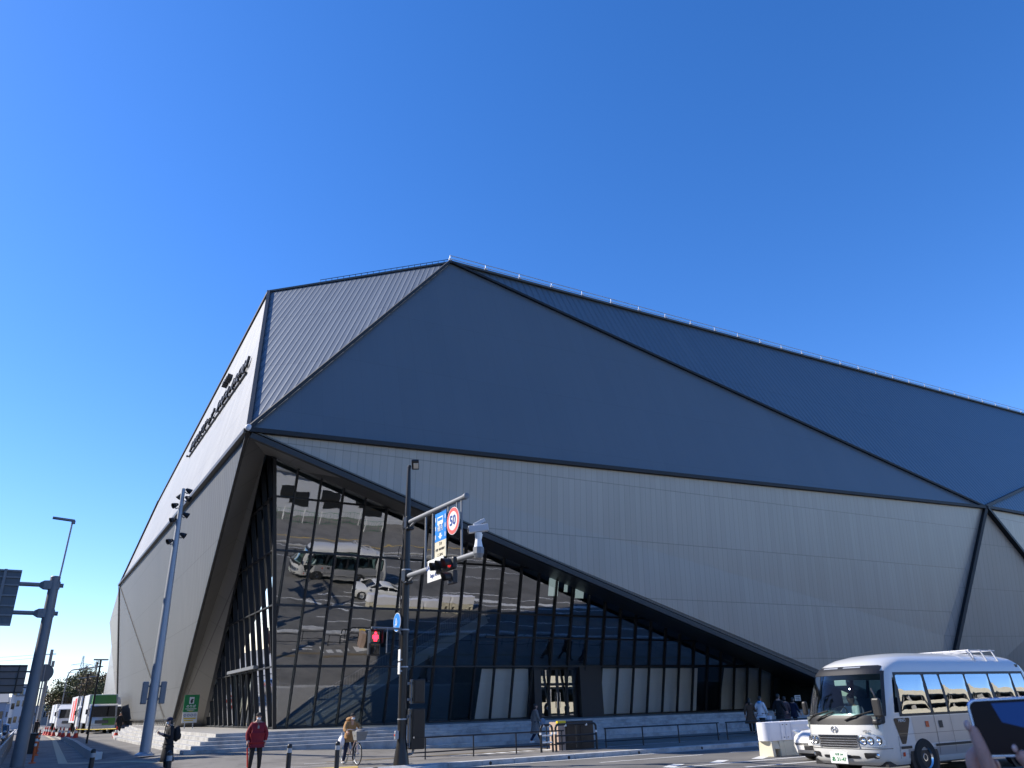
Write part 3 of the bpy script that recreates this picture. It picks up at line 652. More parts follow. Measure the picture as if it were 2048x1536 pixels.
# traffic light: three lenses and one turn signal beneath
s = thing('traffic_light', 'black horizontal traffic light showing red, with a smaller arrow light under it', 'traffic light', (PX-.3, PY-3.55, 5.52))
b = MB(); b.bx(.0, .16, -.62, .62, -.18, .18); b.build('housing', M['black_plastic'], s, bevel=.06)
b = MB(); b.bx(.0, .16, -.62, -.22, -.6, -.22); b.bx(.05, .1, -.45, -.4, -.25, -.15); b.build('arrow_housing', M['black_plastic'], s, bevel=.06)
def lens(y_, z_, mt):
    b = MB(); b.lathe((0, y_, z_), (-1, 0, 0), [(.125, 0), (.12, .015), (.07, .04), (0, .05)], 20); l_ = b.build('lens', mt, s, smooth=True)
    b = MB(); vs = []; n = 14
    for k in range(n+1):
        a = pi*(-.15+1.3*k/n); ca, sa = cos(a), sin(a); vs += [(0, y_+.14*ca, z_+.14*sa), (-.2-.08*max(0, sa), y_+.15*ca, z_+.15*sa-.02)]
    b.add(vs, [(2*k, 2*k+1, 2*k+3, 2*k+2) for k in range(n)]); b.add([Vector(v)+Vector((0, .006*(1 if v[1] < y_ else -1), -.008)) for v in vs], [(2*k, 2*k+2, 2*k+3, 2*k+1) for k in range(n)]); b.build('visor', M['black_plastic'], l_)
for y_, mt in ((.4, 'dark_lens'), (0, 'dark_lens'), (-.4, 'signal_red')): lens(y_, 0, M[mt])
lens(-.42, -.41, M['dark_lens'])
b = MB(); b.tube((.16, -.1, .1), (.3, -.1, .12), .04); b.build('bracket', M['galv_dark'], s)
# camera on the end of the lower arm
s = thing('traffic_camera', 'white boxy traffic camera on a bracket at the end of the lower arm', 'camera', (PX, PY-5.2, 5.7))
rc = Matrix.Rotation(radians(-22), 3, 'Z') @ Matrix.Rotation(radians(-8), 3, 'Y')
b = MB(); b.box((0, 0, .62), (.58, .2, .2), rot=rc); b.build('housing', M['far_white'], s, bevel=.02)
rc2 = Matrix.Rotation(radians(-22), 3, 'Z') @ Matrix.Rotation(radians(-28), 3, 'Y')
b = MB(); b.box((.05, .02, .8), (.36, .13, .11), rot=rc2); b.box((.15, .06, .85), (.03, .14, .15), rot=rc2); b.build('infrared_lamp', M['far_white'], s, bevel=.02)
b = MB(); b.path([(0, 0, .08), (0, 0, .3), (0, 0, .5)], 0, 12, rs=[.13, .09, .11]); b.tube((.1, .1, .2), (.2, .14, .5), .02); b.build('bracket', M['white_paint'], s)
b = MB(); b.path([(0, 0, -.22), (0, 0, -.1), (0, 0, .08)], 0, 8, rs=[.1, .16, .16]); b.build('clamp', M['galv_dark'], s)
b = MB(); b.lathe((-.295*cos(radians(22)), .295*sin(radians(22)), .58), (-cos(radians(22)), sin(radians(22)), -.14), [(.1, 0), (.085, .01), (0, .012)], 16); b.build('lens', M['black_glass'], s)
# pedestrian signal
pp = GY(750, 1287, PY-.25)
s = thing('pedestrian_signal', 'pedestrian signal box with a glowing red standing figure left of the pole', 'pedestrian signal', (pp.x, PY-.25, 3.56))
b = MB(); b.bx(-.2, .2, 0, .2, -.39, .39); b.build('housing', M['black_plastic'], s, bevel=.05)
b = MB(); b.bx(-.15, .15, -.012, .0, .03, .34); b.bx(-.15, .15, -.012, 0, -.34, -.03); b.build('screen', M['black_glass'], s)
b = MB(); b.ell((0, -.02, .29), (.045, .012, .045)); b.bx(-.07, .07, -.025, -.014, .1, .24); b.bx(-.05, -.008, -.025, -.014, .045, .1); b.bx(.008, .05, -.025, -.014, .045, .1); b.bx(-.1, -.075, -.025, -.014, .13, .23); b.bx(.075, .1, -.025, -.014, .13, .23); b.build('standing_figure', M['red_led'], s)
b = MB(); b.ell((.0, -.02, -.09), (.035, .01, .035)); b.add([(-.04, -.02, -.13), (.04, -.02, -.13), (.02, -.02, -.22), (-.02, -.02, -.22)], [(0, 1, 2, 3)]); b.beam((-.01, -.02, -.2), (-.06, -.02, -.31), .03, .01); b.beam((.01, -.02, -.2), (.06, -.02, -.31), .03, .01); b.build('walking_figure', M['dark_lens'], s)
b = MB(); b.bx(-.21, .21, -.16, .02, .375, .385); b.bx(-.215, -.2, -.16, .02, -.02, .385); b.bx(.2, .215, -.16, .02, -.02, .385); b.build('visor', M['black_plastic'], s)
ex = PX-pp.x
b = MB(); b.tube((-.1, .12, .47), (ex, .25, .47), .035); b.tube((0, .12, .38), (0, .12, .5), .03); b.tube((.45, .12, -.3), (.45, .12, .47), .02); b.beam((ex-.25, .2, .46), (ex-.05, .25, .2), .02, .05); b.build('bracket', M['galv_dark'], s)
s = thing('round_sign', 'small round blue sign on the pole, half hidden behind it', 'road sign', (PX-.22, PY+.16, 4.25))
disc(.3, 0, M['reflect'], 'plate', s); disc(.285, .003, M['sign_blue'], 'blue_disc', s, 0)
b = MB(); b.ell((-.006, .05, .1), (.004, .035, .04)); b.beam((-.006, .05, .06), (-.006, .03, -.1), .07, .005, upv=(1, 0, 0)); b.tube((-.006, -.1, -.05), (-.006, -.1, .05), .01); b.lathe((-.004, .12, -.12), (-1, 0, 0), [(.06, 0), (.06, .003), (.045, .003)], 16); b.build('symbol', M['reflect'], s)
s = thing('button_sign', 'narrow white sign plate seen edge on at the left side of the signal pole', 'sign', (PX-.2, PY-.1, 3.0))
b = MB(); b.box((0, 0, .2), (.03, .16, .36)); b.box((0, 0, -.2), (.03, .16, .36)); b.build('plate', M['reflect'], s, bevel=.01); b = MB(); b.bx(0, .1, -.02, .02, .05, .09); b.bx(0, .1, -.02, .02, -.3, -.26); b.build('bracket', M['galv'], s)
s = thing('push_button', 'small pedestrian push button box near the foot of the signal pole', 'push button', (PX-.2, PY-.05, .85))
b = MB(); b.bx(-.06, .06, -.05, .05, -.12, .12); b.build('body', M['galv'], s, bevel=.015); b = MB(); b.lathe((-.06, 0, 0), (-1, 0, 0), [(.03, 0), (.03, .012), (0, .016)], 12); b.build('button', M['red'], s)

# floodlight mast on the plaza
mb_ = G(289, 1510, .28); mz = .28
s = thing('floodlight_mast', 'tall pale grey mast carrying a cluster of spotlights in front of the left facade', 'light mast', (mb_.x, mb_.y, mz))
H_m = 10.2
b = MB(); b.path([(0, 0, 0), (0, 0, 4), (0, 0, 8), (0, 0, H_m)], 0, 16, rs=[.2, .165, .115, .075]); b.build('pole', M['galv'], s, smooth=True)
b = MB(); b.path([(0, 0, -.02), (0, 0, .03), (0, 0, .1)], 0, 12, rs=[.36, .34, .21]); b.build('base_plate', M['galv'], s)
for k, (zz, a) in enumerate(((H_m-.05, .4), (H_m-.3, 1.9), (H_m-.42, -.5), (H_m-.75, 3.3), (H_m-1.1, .1), (H_m-1.35, 2.9), (H_m-1.95, .2), (H_m-2.25, 3.2))):
    d = V(cos(a), -.35+sin(a)*.4, -.55).normalized(); c = V(cos(a)*.23, sin(a)*.2-.04, zz)
    b = MB(); b.lathe(c, d, [(.0, -.12), (.05, -.12), (.07, -.07), (.1, .02), (.125, .12), (.11, .12), (.09, .04), (0, .04)], 14); sp = b.build('spotlight', M['black_plastic'], s, smooth=True)
    b = MB(); b.path([(cos(a)*.07, 0, zz-.08), (cos(a)*.2, sin(a)*.15, zz-.14), tuple(c-V(0, 0, .02))], .022, 6); b.lathe(c+V(0, 0, 0), V(d.y, -d.x, 0), [(.02, -.13), (.02, .13)], 8); b.build('bracket', M['galv_dark'], sp)
b = MB()
for sgn in (-1, 1): b.bx(sgn*.32-.1, sgn*.32+.1, -.14, .14, 1.75, 2.55)
b.build('switch_box', M['galv_dark'], s, bevel=.03)
b = MB(); b.bx(-.34, .34, -.03, .03, 1.9, 1.96); b.bx(-.34, .34, -.03, .03, 2.35, 2.41); b.build('box_bracket', M['galv_dark'], s)

# slim dark T-shaped lamps
tl = thing('path_lamp', 'nearest of the slim black T shaped lamps on the forecourt', 'street lamp', (GX(173, 1487, 3.25).x, 53.2, .28), group='black T shaped lamps')
b = MB(); b.tube((0, 0, 0), (0, 0, 4.45), .055, .05, 10); b.build('pole', M['rail_black'], tl); b = MB(); b.box((0, 0, 4.48), (.78, .22, .07)); b.build('lamp_head', M['rail_black'], tl, bevel=.02)
dup(tl, (3.63, 71, .28), 'second slim black T shaped lamp, before the trucks'); dup(tl, (4.2, 91, .28), 'third slim black T shaped lamp, left of the white truck'); dup(tl, (4.0, 118, .2), 'farthest slim black T shaped lamp by the row of cones')
# curved street lamps far along the road
cl = thing('street_lamp', 'nearest grey street lamp with a curved arm, far along the left pavement', 'street lamp', (4.0, 128, 0), group='curved street lamps along the left road')
b = MB(); pts = [(0, 0, 0), (0, 0, 6.6)] + [(.55-.55*cos(t*pi/2/6), 0, 6.6+1.25*sin(t*pi/2/6)) for t in range(1, 7)] + [(3.4, 0, 8.25)]
b.path(pts, .08, 8); b.build('pole', M['galv_dark'], cl); b = MB(); b.ell((3.75, 0, 8.3), (.55, .16, .1)); b.build('lamp_head', M['galv_dark'], cl, smooth=True)
for k, (y_, nm) in enumerate(((160, 'second'), (195, 'third'), (235, 'fourth'), (285, 'farthest'))): dup(cl, (4.6+.02*(y_-128), y_, 0), nm + ' grey street lamp with a curved arm along the left pavement')

# overhead sign gantry on the left
g0 = thing('sign_gantry', 'thick grey steel post with two arms holding the back of a large road sign', 'sign gantry', (.05, 36.6, 0))
b = MB(); b.path([(0, 0, 0), (0, 0, 6.95)], .21, 18, rs=[.24, .185]); b.lathe((0, 0, 6.95), (0, 0, 1), [(.19, 0), (.17, .03), (0, .05)], 18); b.build('post', M['galv_dark'], g0, smooth=True)
for zz in (6.62, 5.52):
    b = MB(); b.path([(.34, 0, zz), (-.35, 0, zz), (-6.0, 0, zz+.02)], .085, 12); b.build('arm', M['galv_dark'], g0, smooth=True)
    b = MB(); b.loft([[(xx, w*c_, zz+w*s_) for c_, s_ in ((-1, -1), (1, -1), (1, 1), (-1, 1))] for xx, w in ((-.5, .09), (-.36, .16), (-.18, .17), (.18, .17), (.22, .12))]); b.build('flange', M['galv_dark'], g0)
b = MB(); b.bx(-4.6, -1.2, -.1, -.06, 5.0, 7.15, 0)
b.build('sign_board', mat('sign_back', (.10, .12, .14), .5, .3, var=.1), g0)
b = MB()
for zz in (5.05, 5.4, 5.75, 6.15, 6.55, 6.85, 7.1): b.bx(-4.6, -1.2, -.16, -.1, zz-.03, zz+.03)
for xx in (-4.3, -3.4, -2.5, -1.75): b.bx(xx-.05, xx+.05, -.22, -.16, 5.0, 7.15)
b.build('sign_stiffener', M['galv_dark'], g0)
b = MB(); b.path([(.12, 0, 6.4), (.15, 0, 7.2), (.2, 0, 9.25)], .035, 8); b.build('lamp_pole', M['galv'], g0)
b = MB(); b.beam((.28, 0, 9.3), (-.55, 0, 9.36), .18, .09); b.box((.24, 0, 9.24), (.14, .16, .14)); b.build('lamp_head', M['galv_dark'], g0, bevel=.02)
g1 = thing('sign_gantry', 'second gantry farther down the left road, reddish post with the back of a road sign', 'sign gantry', (.2, 74, 0))
b = MB(); b.path([(0, 0, 0), (0, 0, 6.1)], .14, 12); b.build('post', mat('rust_brown_paint', (.09, .045, .04), .6, .2), g1)
for zz in (5.1, 3.95):
    b = MB(); b.tube((.3, 0, zz), (-5, 0, zz), .07, n=10); b.build('arm', M['galv_dark'], g1)
b = MB(); b.bx(-4.6, -.75, -.1, -.06, 3.5, 5.6); b.build('sign_board', M['galv_dark'], g1)
b = MB()
for zz in (3.6, 4.1, 4.6, 5.1, 5.5): b.bx(-4.6, -.75, -.16, -.1, zz-.03, zz+.03)
for xx in (-3.8, -2.6, -1.3): b.bx(xx-.05, xx+.05, -.2, -.16, 3.5, 5.6)
b.build('sign_stiffener', M['rail_black'], g1)
rs_ = thing('round_sign', 'round grey back of a road sign just behind the thick left post', 'road sign', (.55, 62, 0))
b = MB(); b.tube((0, 0, 0), (0, 0, 5.0), .05); b.build('pole', M['galv'], rs_); b = MB(); b.lathe((0, 0, 4.45), (0, -1, 0), [(.55, -.02), (.55, .02), (0, .02)], 24); b.build('plate', M['far_grey'], rs_)

# utility pole, wires, pylon
up_ = thing('utility_pole', 'leaning looking dark utility pole with crossarms and a transformer on the left pavement', 'utility pole', (1.35, 112, 0))
b = MB(); b.path([(0, 0, 0), (0, 0, 9.4)], 0, 10, rs=[.24, .17]); b.build('pole', M['far_grey'], up_)
b = MB(); b.beam((-1.3, 0, 8.8), (.5, 0, 8.9), .09, .09); b.beam((-1.5, 0, 6.2), (.3, 0, 6.25), .09, .09); b.beam((-1.0, 0, 5.0), (.3, 0, 5.0), .08, .08); b.build('crossarm', M['galv_dark'], up_)
b = MB(); b.path([(.38, 0, 7.4), (.38, 0, 8.1)], .16, 10); b.build('transformer', M['galv_dark'], up_)
b = MB(); b.path([(-.4, -.1, 6.35), (-.1, -.2, 6.4), (.3, -.2, 5.9)], .1, 8); b.build('junction_box', M['galv_dark'], up_)
def wire(a, c, sag, name='power_line', r=.02, label='thin power line running from the dark utility pole out of the left edge'):
    pts = [Vector(a)*(1-t)+Vector(c)*t - Vector((0, 0, sag*4*t*(1-t))) for t in [i/14 for i in range(15)]]
    b = MB(); b.path(pts, r, 4); o = b.build(name, M['rail_black']); tag(o, label, 'cable'); return o
wire((.05, 112, 8.8), (-40, 108, 9.5), 1.2, label='upper thin power line from the top of the utility pole to the left edge')
wire((.0, 112, 8.45), (-40, 106, 8.6), 1.3, label='lower thin power line from the utility pole to the left edge')
wire((1.4, 112, 6.2), (7, 250, 12.5), 2.0, label='slack cable from the utility pole back to the trees')
u2 = dup(up_, (3.4, 235, 0), 'smaller utility pole farther back along the left road'); 
pb_ = GY(144, 1440, 620); ph = GY(144, 1312, 620).z
py_ = thing('power_pylon', 'distant lattice power pylon rising above the trees', 'pylon', (pb_.x, 620, 0))
b = MB(); hh = ph
def pw(t): return 5.2*(1-t)**1.3+.35
lev = [0, .12, .24, .35, .45, .54, .62, .7, .78, .86, .93, 1.0]
cn = [[V(sx*pw(t), sy*pw(t), hh*t) for sx, sy in ((-1, -1), (1, -1), (1, 1), (-1, 1))] for t in lev]
for i in range(len(lev)-1):
    for k in range(4):
        b.tube(cn[i][k], cn[i+1][k], .2, n=4, cap=False); b.tube(cn[i][k], cn[i+1][(k+1) % 4], .12, n=4, cap=False); b.tube(cn[i+1][k], cn[i+1][(k+1) % 4], .12, n=4, cap=False)
b.build('tower', M['galv_dark'], py_)
for t, w in ((.86, 6.5), (.74, 8.0), (.62, 8.5)):
    b = MB(); zz = hh*t
    for sg in (-1, 1): b.tube((0, 0, zz+1.2), (sg*w, 0, zz), .14, n=4); b.tube((0, 0, zz), (sg*w, 0, zz), .14, n=4); b.tube((sg*w, 0, zz), (sg*w, 0, zz-1.8), .1, n=4)
    b.build('crossarm', M['galv_dark'], py_)

# ------------------------------------------------------------------ trees
def leaf_cloud(b, c, r, n, size, m=0, rnd=random, sq=1.0):
    for _ in range(n):
        u = Vector((rnd.gauss(0, 1), rnd.gauss(0, 1), rnd.gauss(0, 1))).normalized(); k = rnd.random()**.45
        p = Vector(c) + Vector((u.x*r[0], u.y*r[1], u.z*r[2]))*k
        a = Vector((rnd.gauss(0, 1), rnd.gauss(0, 1), rnd.gauss(0, 1))).normalized()*size*rnd.uniform(.5, 1.3); q = a.orthogonal().normalized()*a.length*.6
        b.add([p-a, p+q, p+a, p-q], [(0, 1, 2, 3)], m)
def leafy(label, base, h, w, mts, n=900, size=.35, seed=1, group='trees beyond the trucks'):
    rnd = random.Random(seed); t = thing('tree', label, 'tree', base, 0, group)
    b = MB(); b.path([(0, 0, 0), (.2, 0, h*.3), (.1, 0, h*.6)], 0, 8, rs=[.45, .3, .16])
    cs = []
    for k in range(10):
        a = rnd.uniform(0, 2*pi); e = V(cos(a)*w*rnd.uniform(.3, .75), sin(a)*w*rnd.uniform(.3, .75), h*rnd.uniform(.42, .88)); b.path([(.15, 0, h*rnd.uniform(.25, .45)), tuple(e*.6+V(0, 0, h*.15)), tuple(e)], 0, 6, rs=[.17, .1, .04]); cs.append(e)
    b.build('trunk', M['bark'], t)
    b = MB()
    for e in cs + [V(0, 0, h*.9), V(0, 0, h*.65)]:
        rr_ = w*rnd.uniform(.28, .48); leaf_cloud(b, e, (rr_, rr_, rr_*.75), n//12, size, rnd.choice(range(len(mts))), rnd)
    b.build('crown', [M[k] for k in mts], t)
for k, (px, y_, h, w, mm, lab) in enumerate(((132, 150, 8.0, 4.2, ('leaf_olive', 'leaf_olive', 'leaf_brown'), 'olive green bushy tree left of the white truck'),
        (158, 165, 9.8, 5.0, ('leaf_olive', 'leaf_brown'), 'broad olive and brown tree in the middle of the clump behind the trucks'),
        (178, 170, 9.6, 4.6, ('leaf_brown', 'leaf_olive', 'leaf_brown'), 'brownish autumn tree at the right of the clump behind the green truck'),
        (147, 185, 10.5, 4.6, ('leaf_brown', 'leaf_olive'), 'tall brown topped tree at the back of the clump'),
        (113, 190, 6.0, 4.0, ('leaf_brown', 'leaf_brown', 'leaf_olive'), 'low brown tree at the left end of the clump'))):
    p = GY(px, 1440, y_); leafy(lab, (p.x, y_, 0), h, w, mm, 2300, .2, 20+k)
def bare(label, base, h, seed, w=2.6):
    rnd = random.Random(seed); t = thing('tree', label, 'tree', base, 0, 'bare conical trees')
    b = MB(); b.path([(0, 0, 0), (0, 0, h)], 0, 6, rs=[.3, .03]); b.build('trunk', M['bark'], t)
    b = MB()
    for k in range(150):
        t_ = rnd.uniform(.25, .98); a = rnd.uniform(0, 2*pi); l = w*(1-t_)**.8+.3; d = V(cos(a), sin(a), .9).normalized()*l*rnd.uniform(.7, 1.1); p = V(0, 0, h*t_*.96); b.tube(p, p+d, .05, .015, 4, cap=False)
        for q in range(5): 
            pp_ = p+d*rnd.uniform(.3, 1); b.tube(pp_, pp_+V(rnd.gauss(0, .4), rnd.gauss(0, .4), rnd.uniform(.1, .7)), .03, .01, 3, cap=False)
    b.build('crown', M['twig'], t)
for px, y_, h, sd, lab in ((175, 200, 13.6, 5, 'tallest bare conical tree behind the clump, at its right'), (154, 215, 13.4, 6, 'bare conical tree in front of the pylon')):
    p = GY(px, 1440, y_); bare(lab, (p.x, y_, 0), h, sd)

# ------------------------------------------------------------------ distant buildings on the left
def block(label, x0, x1, y0, y1, h, mt, cat='building', rows=0, cols=0, roofh=0, wz=1.2):
    t = thing('building', label, cat, ((x0+x1)/2, (y0+y1)/2, 0)); cx, cy = (x0+x1)/2, (y0+y1)/2; w, d = (x1-x0)/2, (y1-y0)/2
    b = MB(); b.bx(-w, w, -d, d, -.1, h); b.build('wall', mt, t)
    b = MB(); b.bx(-w-.15, w+.15, -d-.15, d+.15, h, h+.35) if not roofh else b.add([(-w-.3, -d-.3, h), (w+.3, -d-.3, h), (w+.3, d+.3, h), (-w-.3, d+.3, h), (-w, 0, h+roofh), (w, 0, h+roofh)], [(0, 1, 5, 4), (2, 3, 4, 5), (1, 2, 5), (3, 0, 4), (3, 2, 1, 0)]); b.build('roof', M['far_grey'], t)
    for r in range(rows):
        for c in range(cols):
            xx = -w + (c+.5)*2*w/cols; zz = (r+.55)*h/rows; b = MB(); b.bx(xx-w/cols*.55, xx+w/cols*.55, -d-.06, -d-.0, zz-wz/2, zz+wz/2); b.build('window', M['black_glass'], t)
    return t
def bpx(px0, px1, y_): return GY(px0, 1438, y_).x, GY(px1, 1438, y_).x
a, c = bpx(14, 50, 210); block('white stepped building behind the left gantry post', a, c, 210, 222, 8.6, M['far_white'], rows=3, cols=3)
a, c = bpx(24, 47, 208.6); block('white annex with dark windows before the stepped white building', a, c, 207, 209.9, 6.4, M['far_white'], rows=2, cols=2)
for k, (p0_, p1_, y_, h_, mt, lab) in enumerate(((-30, 6, 170, 4.6, 'far_blue', 'bluish house with a grey roof at the far left edge'), (4, 18, 240, 5.5, 'far_blue', 'small blue grey house left of the white building'), (40, 62, 260, 4.0, 'far_white', 'low pale building between the gantry post and the utility pole'),
        (84, 100, 240, 5.0, 'far_grey', 'grey building with dark doorways right of the utility pole'), (96, 112, 200, 4.0, 'concrete', 'low concrete building below the brown trees'), (-60, -25, 120, 6.5, 'far_white', 'pale shop building beyond the left edge'), (52, 80, 420, 7, 'far_blue', 'hazy blue block far down the left road'))):
    a, c = bpx(p0_, p1_, y_); block(lab, a, c, y_, y_+9, h_, M[mt], rows=1, cols=3, roofh=1.6 if k in (0, 1) else 0)

# ------------------------------------------------------------------ trucks
def wheel(parent, c, r, w, axis=(0, 1, 0), hub='galv'):
    b = MB(); b.lathe(c, axis, [(r*.55, -w/2), (r*.93, -w/2), (r, -w*.35), (r, w*.35), (r*.93, w/2), (r*.55, w/2)], 26); wv = b.build('wheel', M['rubber'], parent, smooth=True)
    b = MB(); b.lathe(c, axis, [(0, -w*.32), (r*.2, -w*.34), (r*.3, -w*.2), (r*.5, -w*.28), (r*.6, -w*.5), (r*.63, -w*.45)], 20); b.lathe(c, axis, [(0, w*.32), (r*.2, w*.34), (r*.3, w*.2), (r*.5, w*.28), (r*.6, w*.5), (r*.63, w*.45)], 20); b.build('rim', M[hub], wv, smooth=True)
    return wv
def truck(label, loc, cab, box, mask, rz=0, group='trucks parked beside the arena', ch=2.5, bh=3.2, L=8.5, stripe=None):
    t = thing('truck', label, 'truck', loc, rz, group)          # front towards -y
    w = 1.12; b = MB()
    prof = [(-.02, .55), (-.06, 1.25), (.02, 1.45), (.25, 2.35), (.45, ch)]
    b.loft([[(-w, y_, z_), (-w*.6, y_-.08, z_), (w*.6, y_-.08, z_), (w, y_, z_), (w, 1.9, z_), (-w, 1.9, z_)] for y_, z_ in prof]); b.build('cab', cab, t, smooth=True)
    b = MB(); b.quad((-.98, .0-.035, 1.42), (.98, -.035, 1.42), (.92, .2, 2.3), (-.92, .2, 2.3)); b.quad((-.98, -.037, 1.42), (-.98, .1, 1.42), (-.92, .3, 2.3), (-.92, .2, 2.3)); o = b.build('windshield', M['black_glass'], t)
    for v in o.data.vertices: v.co.y -= .1
    b = MB(); b.loft([[(-w-.01, .35, 1.5), (-w-.01, 1.3, 1.5), (-w-.01, 1.3, 2.2), (-w-.01, .5, 2.2)], [(-w+.02, .35, 1.5), (-w+.02, 1.3, 1.5), (-w+.02, 1.3, 2.2), (-w+.02, .5, 2.2)]]); b.build('side_window', M['black_glass'], t)
    b = MB(); b.bx(.0, 1.05, -.15, -.1, .7, 1.3); b.build('cab_panel', mask or cab, t)
    b = MB(); b.bx(-.6, .5, -.175, -.12, .85, 1.12, 0); 
    for k in range(3): b.bx(-.58, .48, -.185, -.17, .88+.08*k, .9+.08*k, 1)
    b.build('grille', [M['black_plastic'], M['galv']], t)
    b = MB(); b.bx(-w-.02, w+.02, -.2, .3, .35, .66); b.build('bumper', M['reflect'], t, bevel=.03)
    for sg in (-1, 1):
        b = MB(); b.bx(sg*.86-.16, sg*.86+.16, -.222, -.2, .45, .6); b.build('headlight', M['lamp_lens'], t)
        b = MB(); b.path([(sg*w, .1, 2.1), (sg*(w+.25), -.1, 2.05)], .02); b.box((sg*(w+.28), -.1, 1.85), (.16, .1, .42)); b.build('mirror', M['black_plastic'], t)
    if box:
        b = MB(); b.bx(-1.2, 1.2, 1.95, L, .9, bh); b.build('cargo_box', box, t, bevel=.04)
        b = MB(); b.loft([[(-1.0, .5, ch), (1.0, .5, ch), (1.0, 1.8, ch), (-1.0, 1.8, ch)], [(-.95, 1.1, bh-.1), (.95, 1.1, bh-.1), (.95, 1.8, bh-.1), (-.95, 1.8, bh-.1)]]); b.build('deflector', mask or cab, t)
        if stripe:
            b = MB(); b.bx(-1.212, -1.201, 2.6, 4.6, 1.1, bh-.2); b.bx(-1.212, -1.201, 5.6, 6.6, 1.1, bh-.4); b.build('stripe', stripe, t)
    b = MB(); b.bx(-.45, .45, .3, L, .5, .85); b.build('chassis', M['black_plastic'], t)
    for yy in (.95, L-1.8):
        for sg in (-1, 1): wheel(t, (sg*.95, yy, .42), .42, .28, (1, 0, 0))
    return t
q = GY(200, 1467, 84); truck('white truck with a lime green cab front, parked beside the arena', (q.x, 84, .28), M['silver_paint'], M['far_white'], M['truck_green'], rz=.02, bh=3.35)
q = GY(152, 1467, 96); truck('white box truck with a red stripe, behind and left of the green truck', (q.x+1.0, 96, .28), M['white_paint'], M['far_white'], M['white_paint'], rz=.04, bh=3.5, stripe=M['red'])
q = GY(131, 1462, 100); truck('grey curtain sided truck at the left end of the trucks', (q.x+.3, 106, .28), M['white_paint'], M['far_white'], M['white_paint'], rz=.05, bh=2.9)
q = GY(232, 1460, 92); truck('white truck mostly hidden between the green truck and the facade', (q.x-.1, 92, .28), M['white_paint'], M['silver_paint'], M['silver_paint'], bh=3.3)


# ------------------------------------------------------------------ cones, delineators, bollards
cn_ = thing('traffic_cone', 'red traffic cone beside the pale plaza wall, right of the green truck', 'traffic cone', (0, 0, 0), group='red cones around the trucks')
b = MB(); b.lathe((0, 0, 0), (0, 0, 1), [(.2, .03), (.15, .12), (.035, .72), (.0, .73)], 18); b.build('cone', M['red'], cn_, smooth=True); b = MB(); b.box((0, 0, .02), (.44, .44, .04)); b.build('base', M['red'], cn_, bevel=.01)
b = MB(); b.lathe((0, 0, 0), (0, 0, 1), [(.119, .32), (.087, .49)], 18); b.build('band', M['reflect'], cn_)
first = True
for px, py, y_, lab in ((232, 1468, 66, None), (151, 1470, 70, 'red cone in front of the white striped truck, nearest the green truck'), (137, 1470, 72, 'red cone second left of the green truck'), (126, 1469, 74, 'red cone in front of the grey curtain truck'), (119, 1469, 77, 'red cone left of the grey curtain truck'), (107, 1466, 80, 'red cone in the middle of the left row'), (99, 1465, 84, 'red cone second from the left end of the row'), (90, 1464, 88, 'leftmost red cone of the row'), (94, 1464, 86, 'red cone next to the leftmost one')):
    q = GY(px, py, y_)
    if lab is None: cn_.location = (q.x, y_, .28)
    else: dup(cn_, (q.x, y_, .28), lab)
br_ = MB(); q1, q2 = GY(151, 1461, 69.8), GY(232, 1459, 65.9); br_.path([(q1.x, 69.8, .85), ((q1.x+q2.x)/2, 68, .82), (q2.x, 65.9, .85)], .03, 6)
tag(br_.build('barrier_bar', M['yellow']), 'yellow bar slung between red cones in front of the green truck', 'barrier')
dl_ = thing('delineator_post', 'orange post with white bands beside the thick left post', 'delineator post', (.55, 38.8, 0), group='orange posts along the left kerb')
b = MB(); b.path([(0, 0, .05), (0, 0, .98)], .045, 10); b.lathe((0, 0, .98), (0, 0, 1), [(.045, 0), (.03, .03), (0, .035)], 10); b.build('post', M['orange'], dl_); b = MB(); b.lathe((0, 0, 0), (0, 0, 1), [(.13, 0), (.12, .04), (.05, .06)], 14); b.build('base', M['orange'], dl_)
for zz in (.62, .8): b = MB(); b.lathe((0, 0, zz), (0, 0, 1), [(.048, 0), (.048, .1)], 12); b.build('band', M['reflect'], dl_)
dup(dl_, (.75, 47, 0), 'orange post with white bands, second along the left kerb'); dup(dl_, (.85, 53, 0), 'orange post with white bands, third along the left kerb'); dup(dl_, (.95, 60, 0), 'farthest orange post along the left kerb')
bk_ = thing('planter_box', 'black boxy cover standing behind the orange posts', 'box', (.62, 50, 0)); b = MB(); b.loft([[(-.22, -.3, 0), (.22, -.3, 0), (.22, .3, 0), (-.22, .3, 0)], [(-.24, -.33, .9), (.24, -.33, .9), (.24, .33, .9), (-.24, .33, .9)]]); b.build('body', M['black_plastic'], bk_, bevel=.02); b = MB(); b.bx(-.27, .27, -.36, .36, .9, .96); b.build('lid', M['black_plastic'], bk_, bevel=.02)
bo = thing('bollard', 'black bollard in the shade at the left, by the end of the low wall', 'bollard', (0, 0, 0), group='black bollards with pale bands')
b = MB(); b.path([(0, 0, -.05), (0, 0, .84)], .058, 16); b.lathe((0, 0, .84), (0, 0, 1), [(.06, 0), (.055, .03), (.03, .055), (0, .06)], 16); b.build('post', M['rail_black'], bo, smooth=True); b = MB(); b.lathe((0, 0, .7), (0, 0, 1), [(.0605, 0), (.0605, .1)], 16); b.build('band', M['galv'], bo)
def bol(px, ytop, zt=.9):
    q = G(px, ytop, zt); return (q.x, q.y, 0)
bo.location = bol(188, 1497); dup(bo, bol(341, 1501), 'black bollard behind the person in the long dark coat'); dup(bo, bol(580, 1487), 'black bollard between the red jacket and the cyclist, nearer the red jacket'); dup(bo, bol(676, 1482), 'black bollard just left of the cyclist')

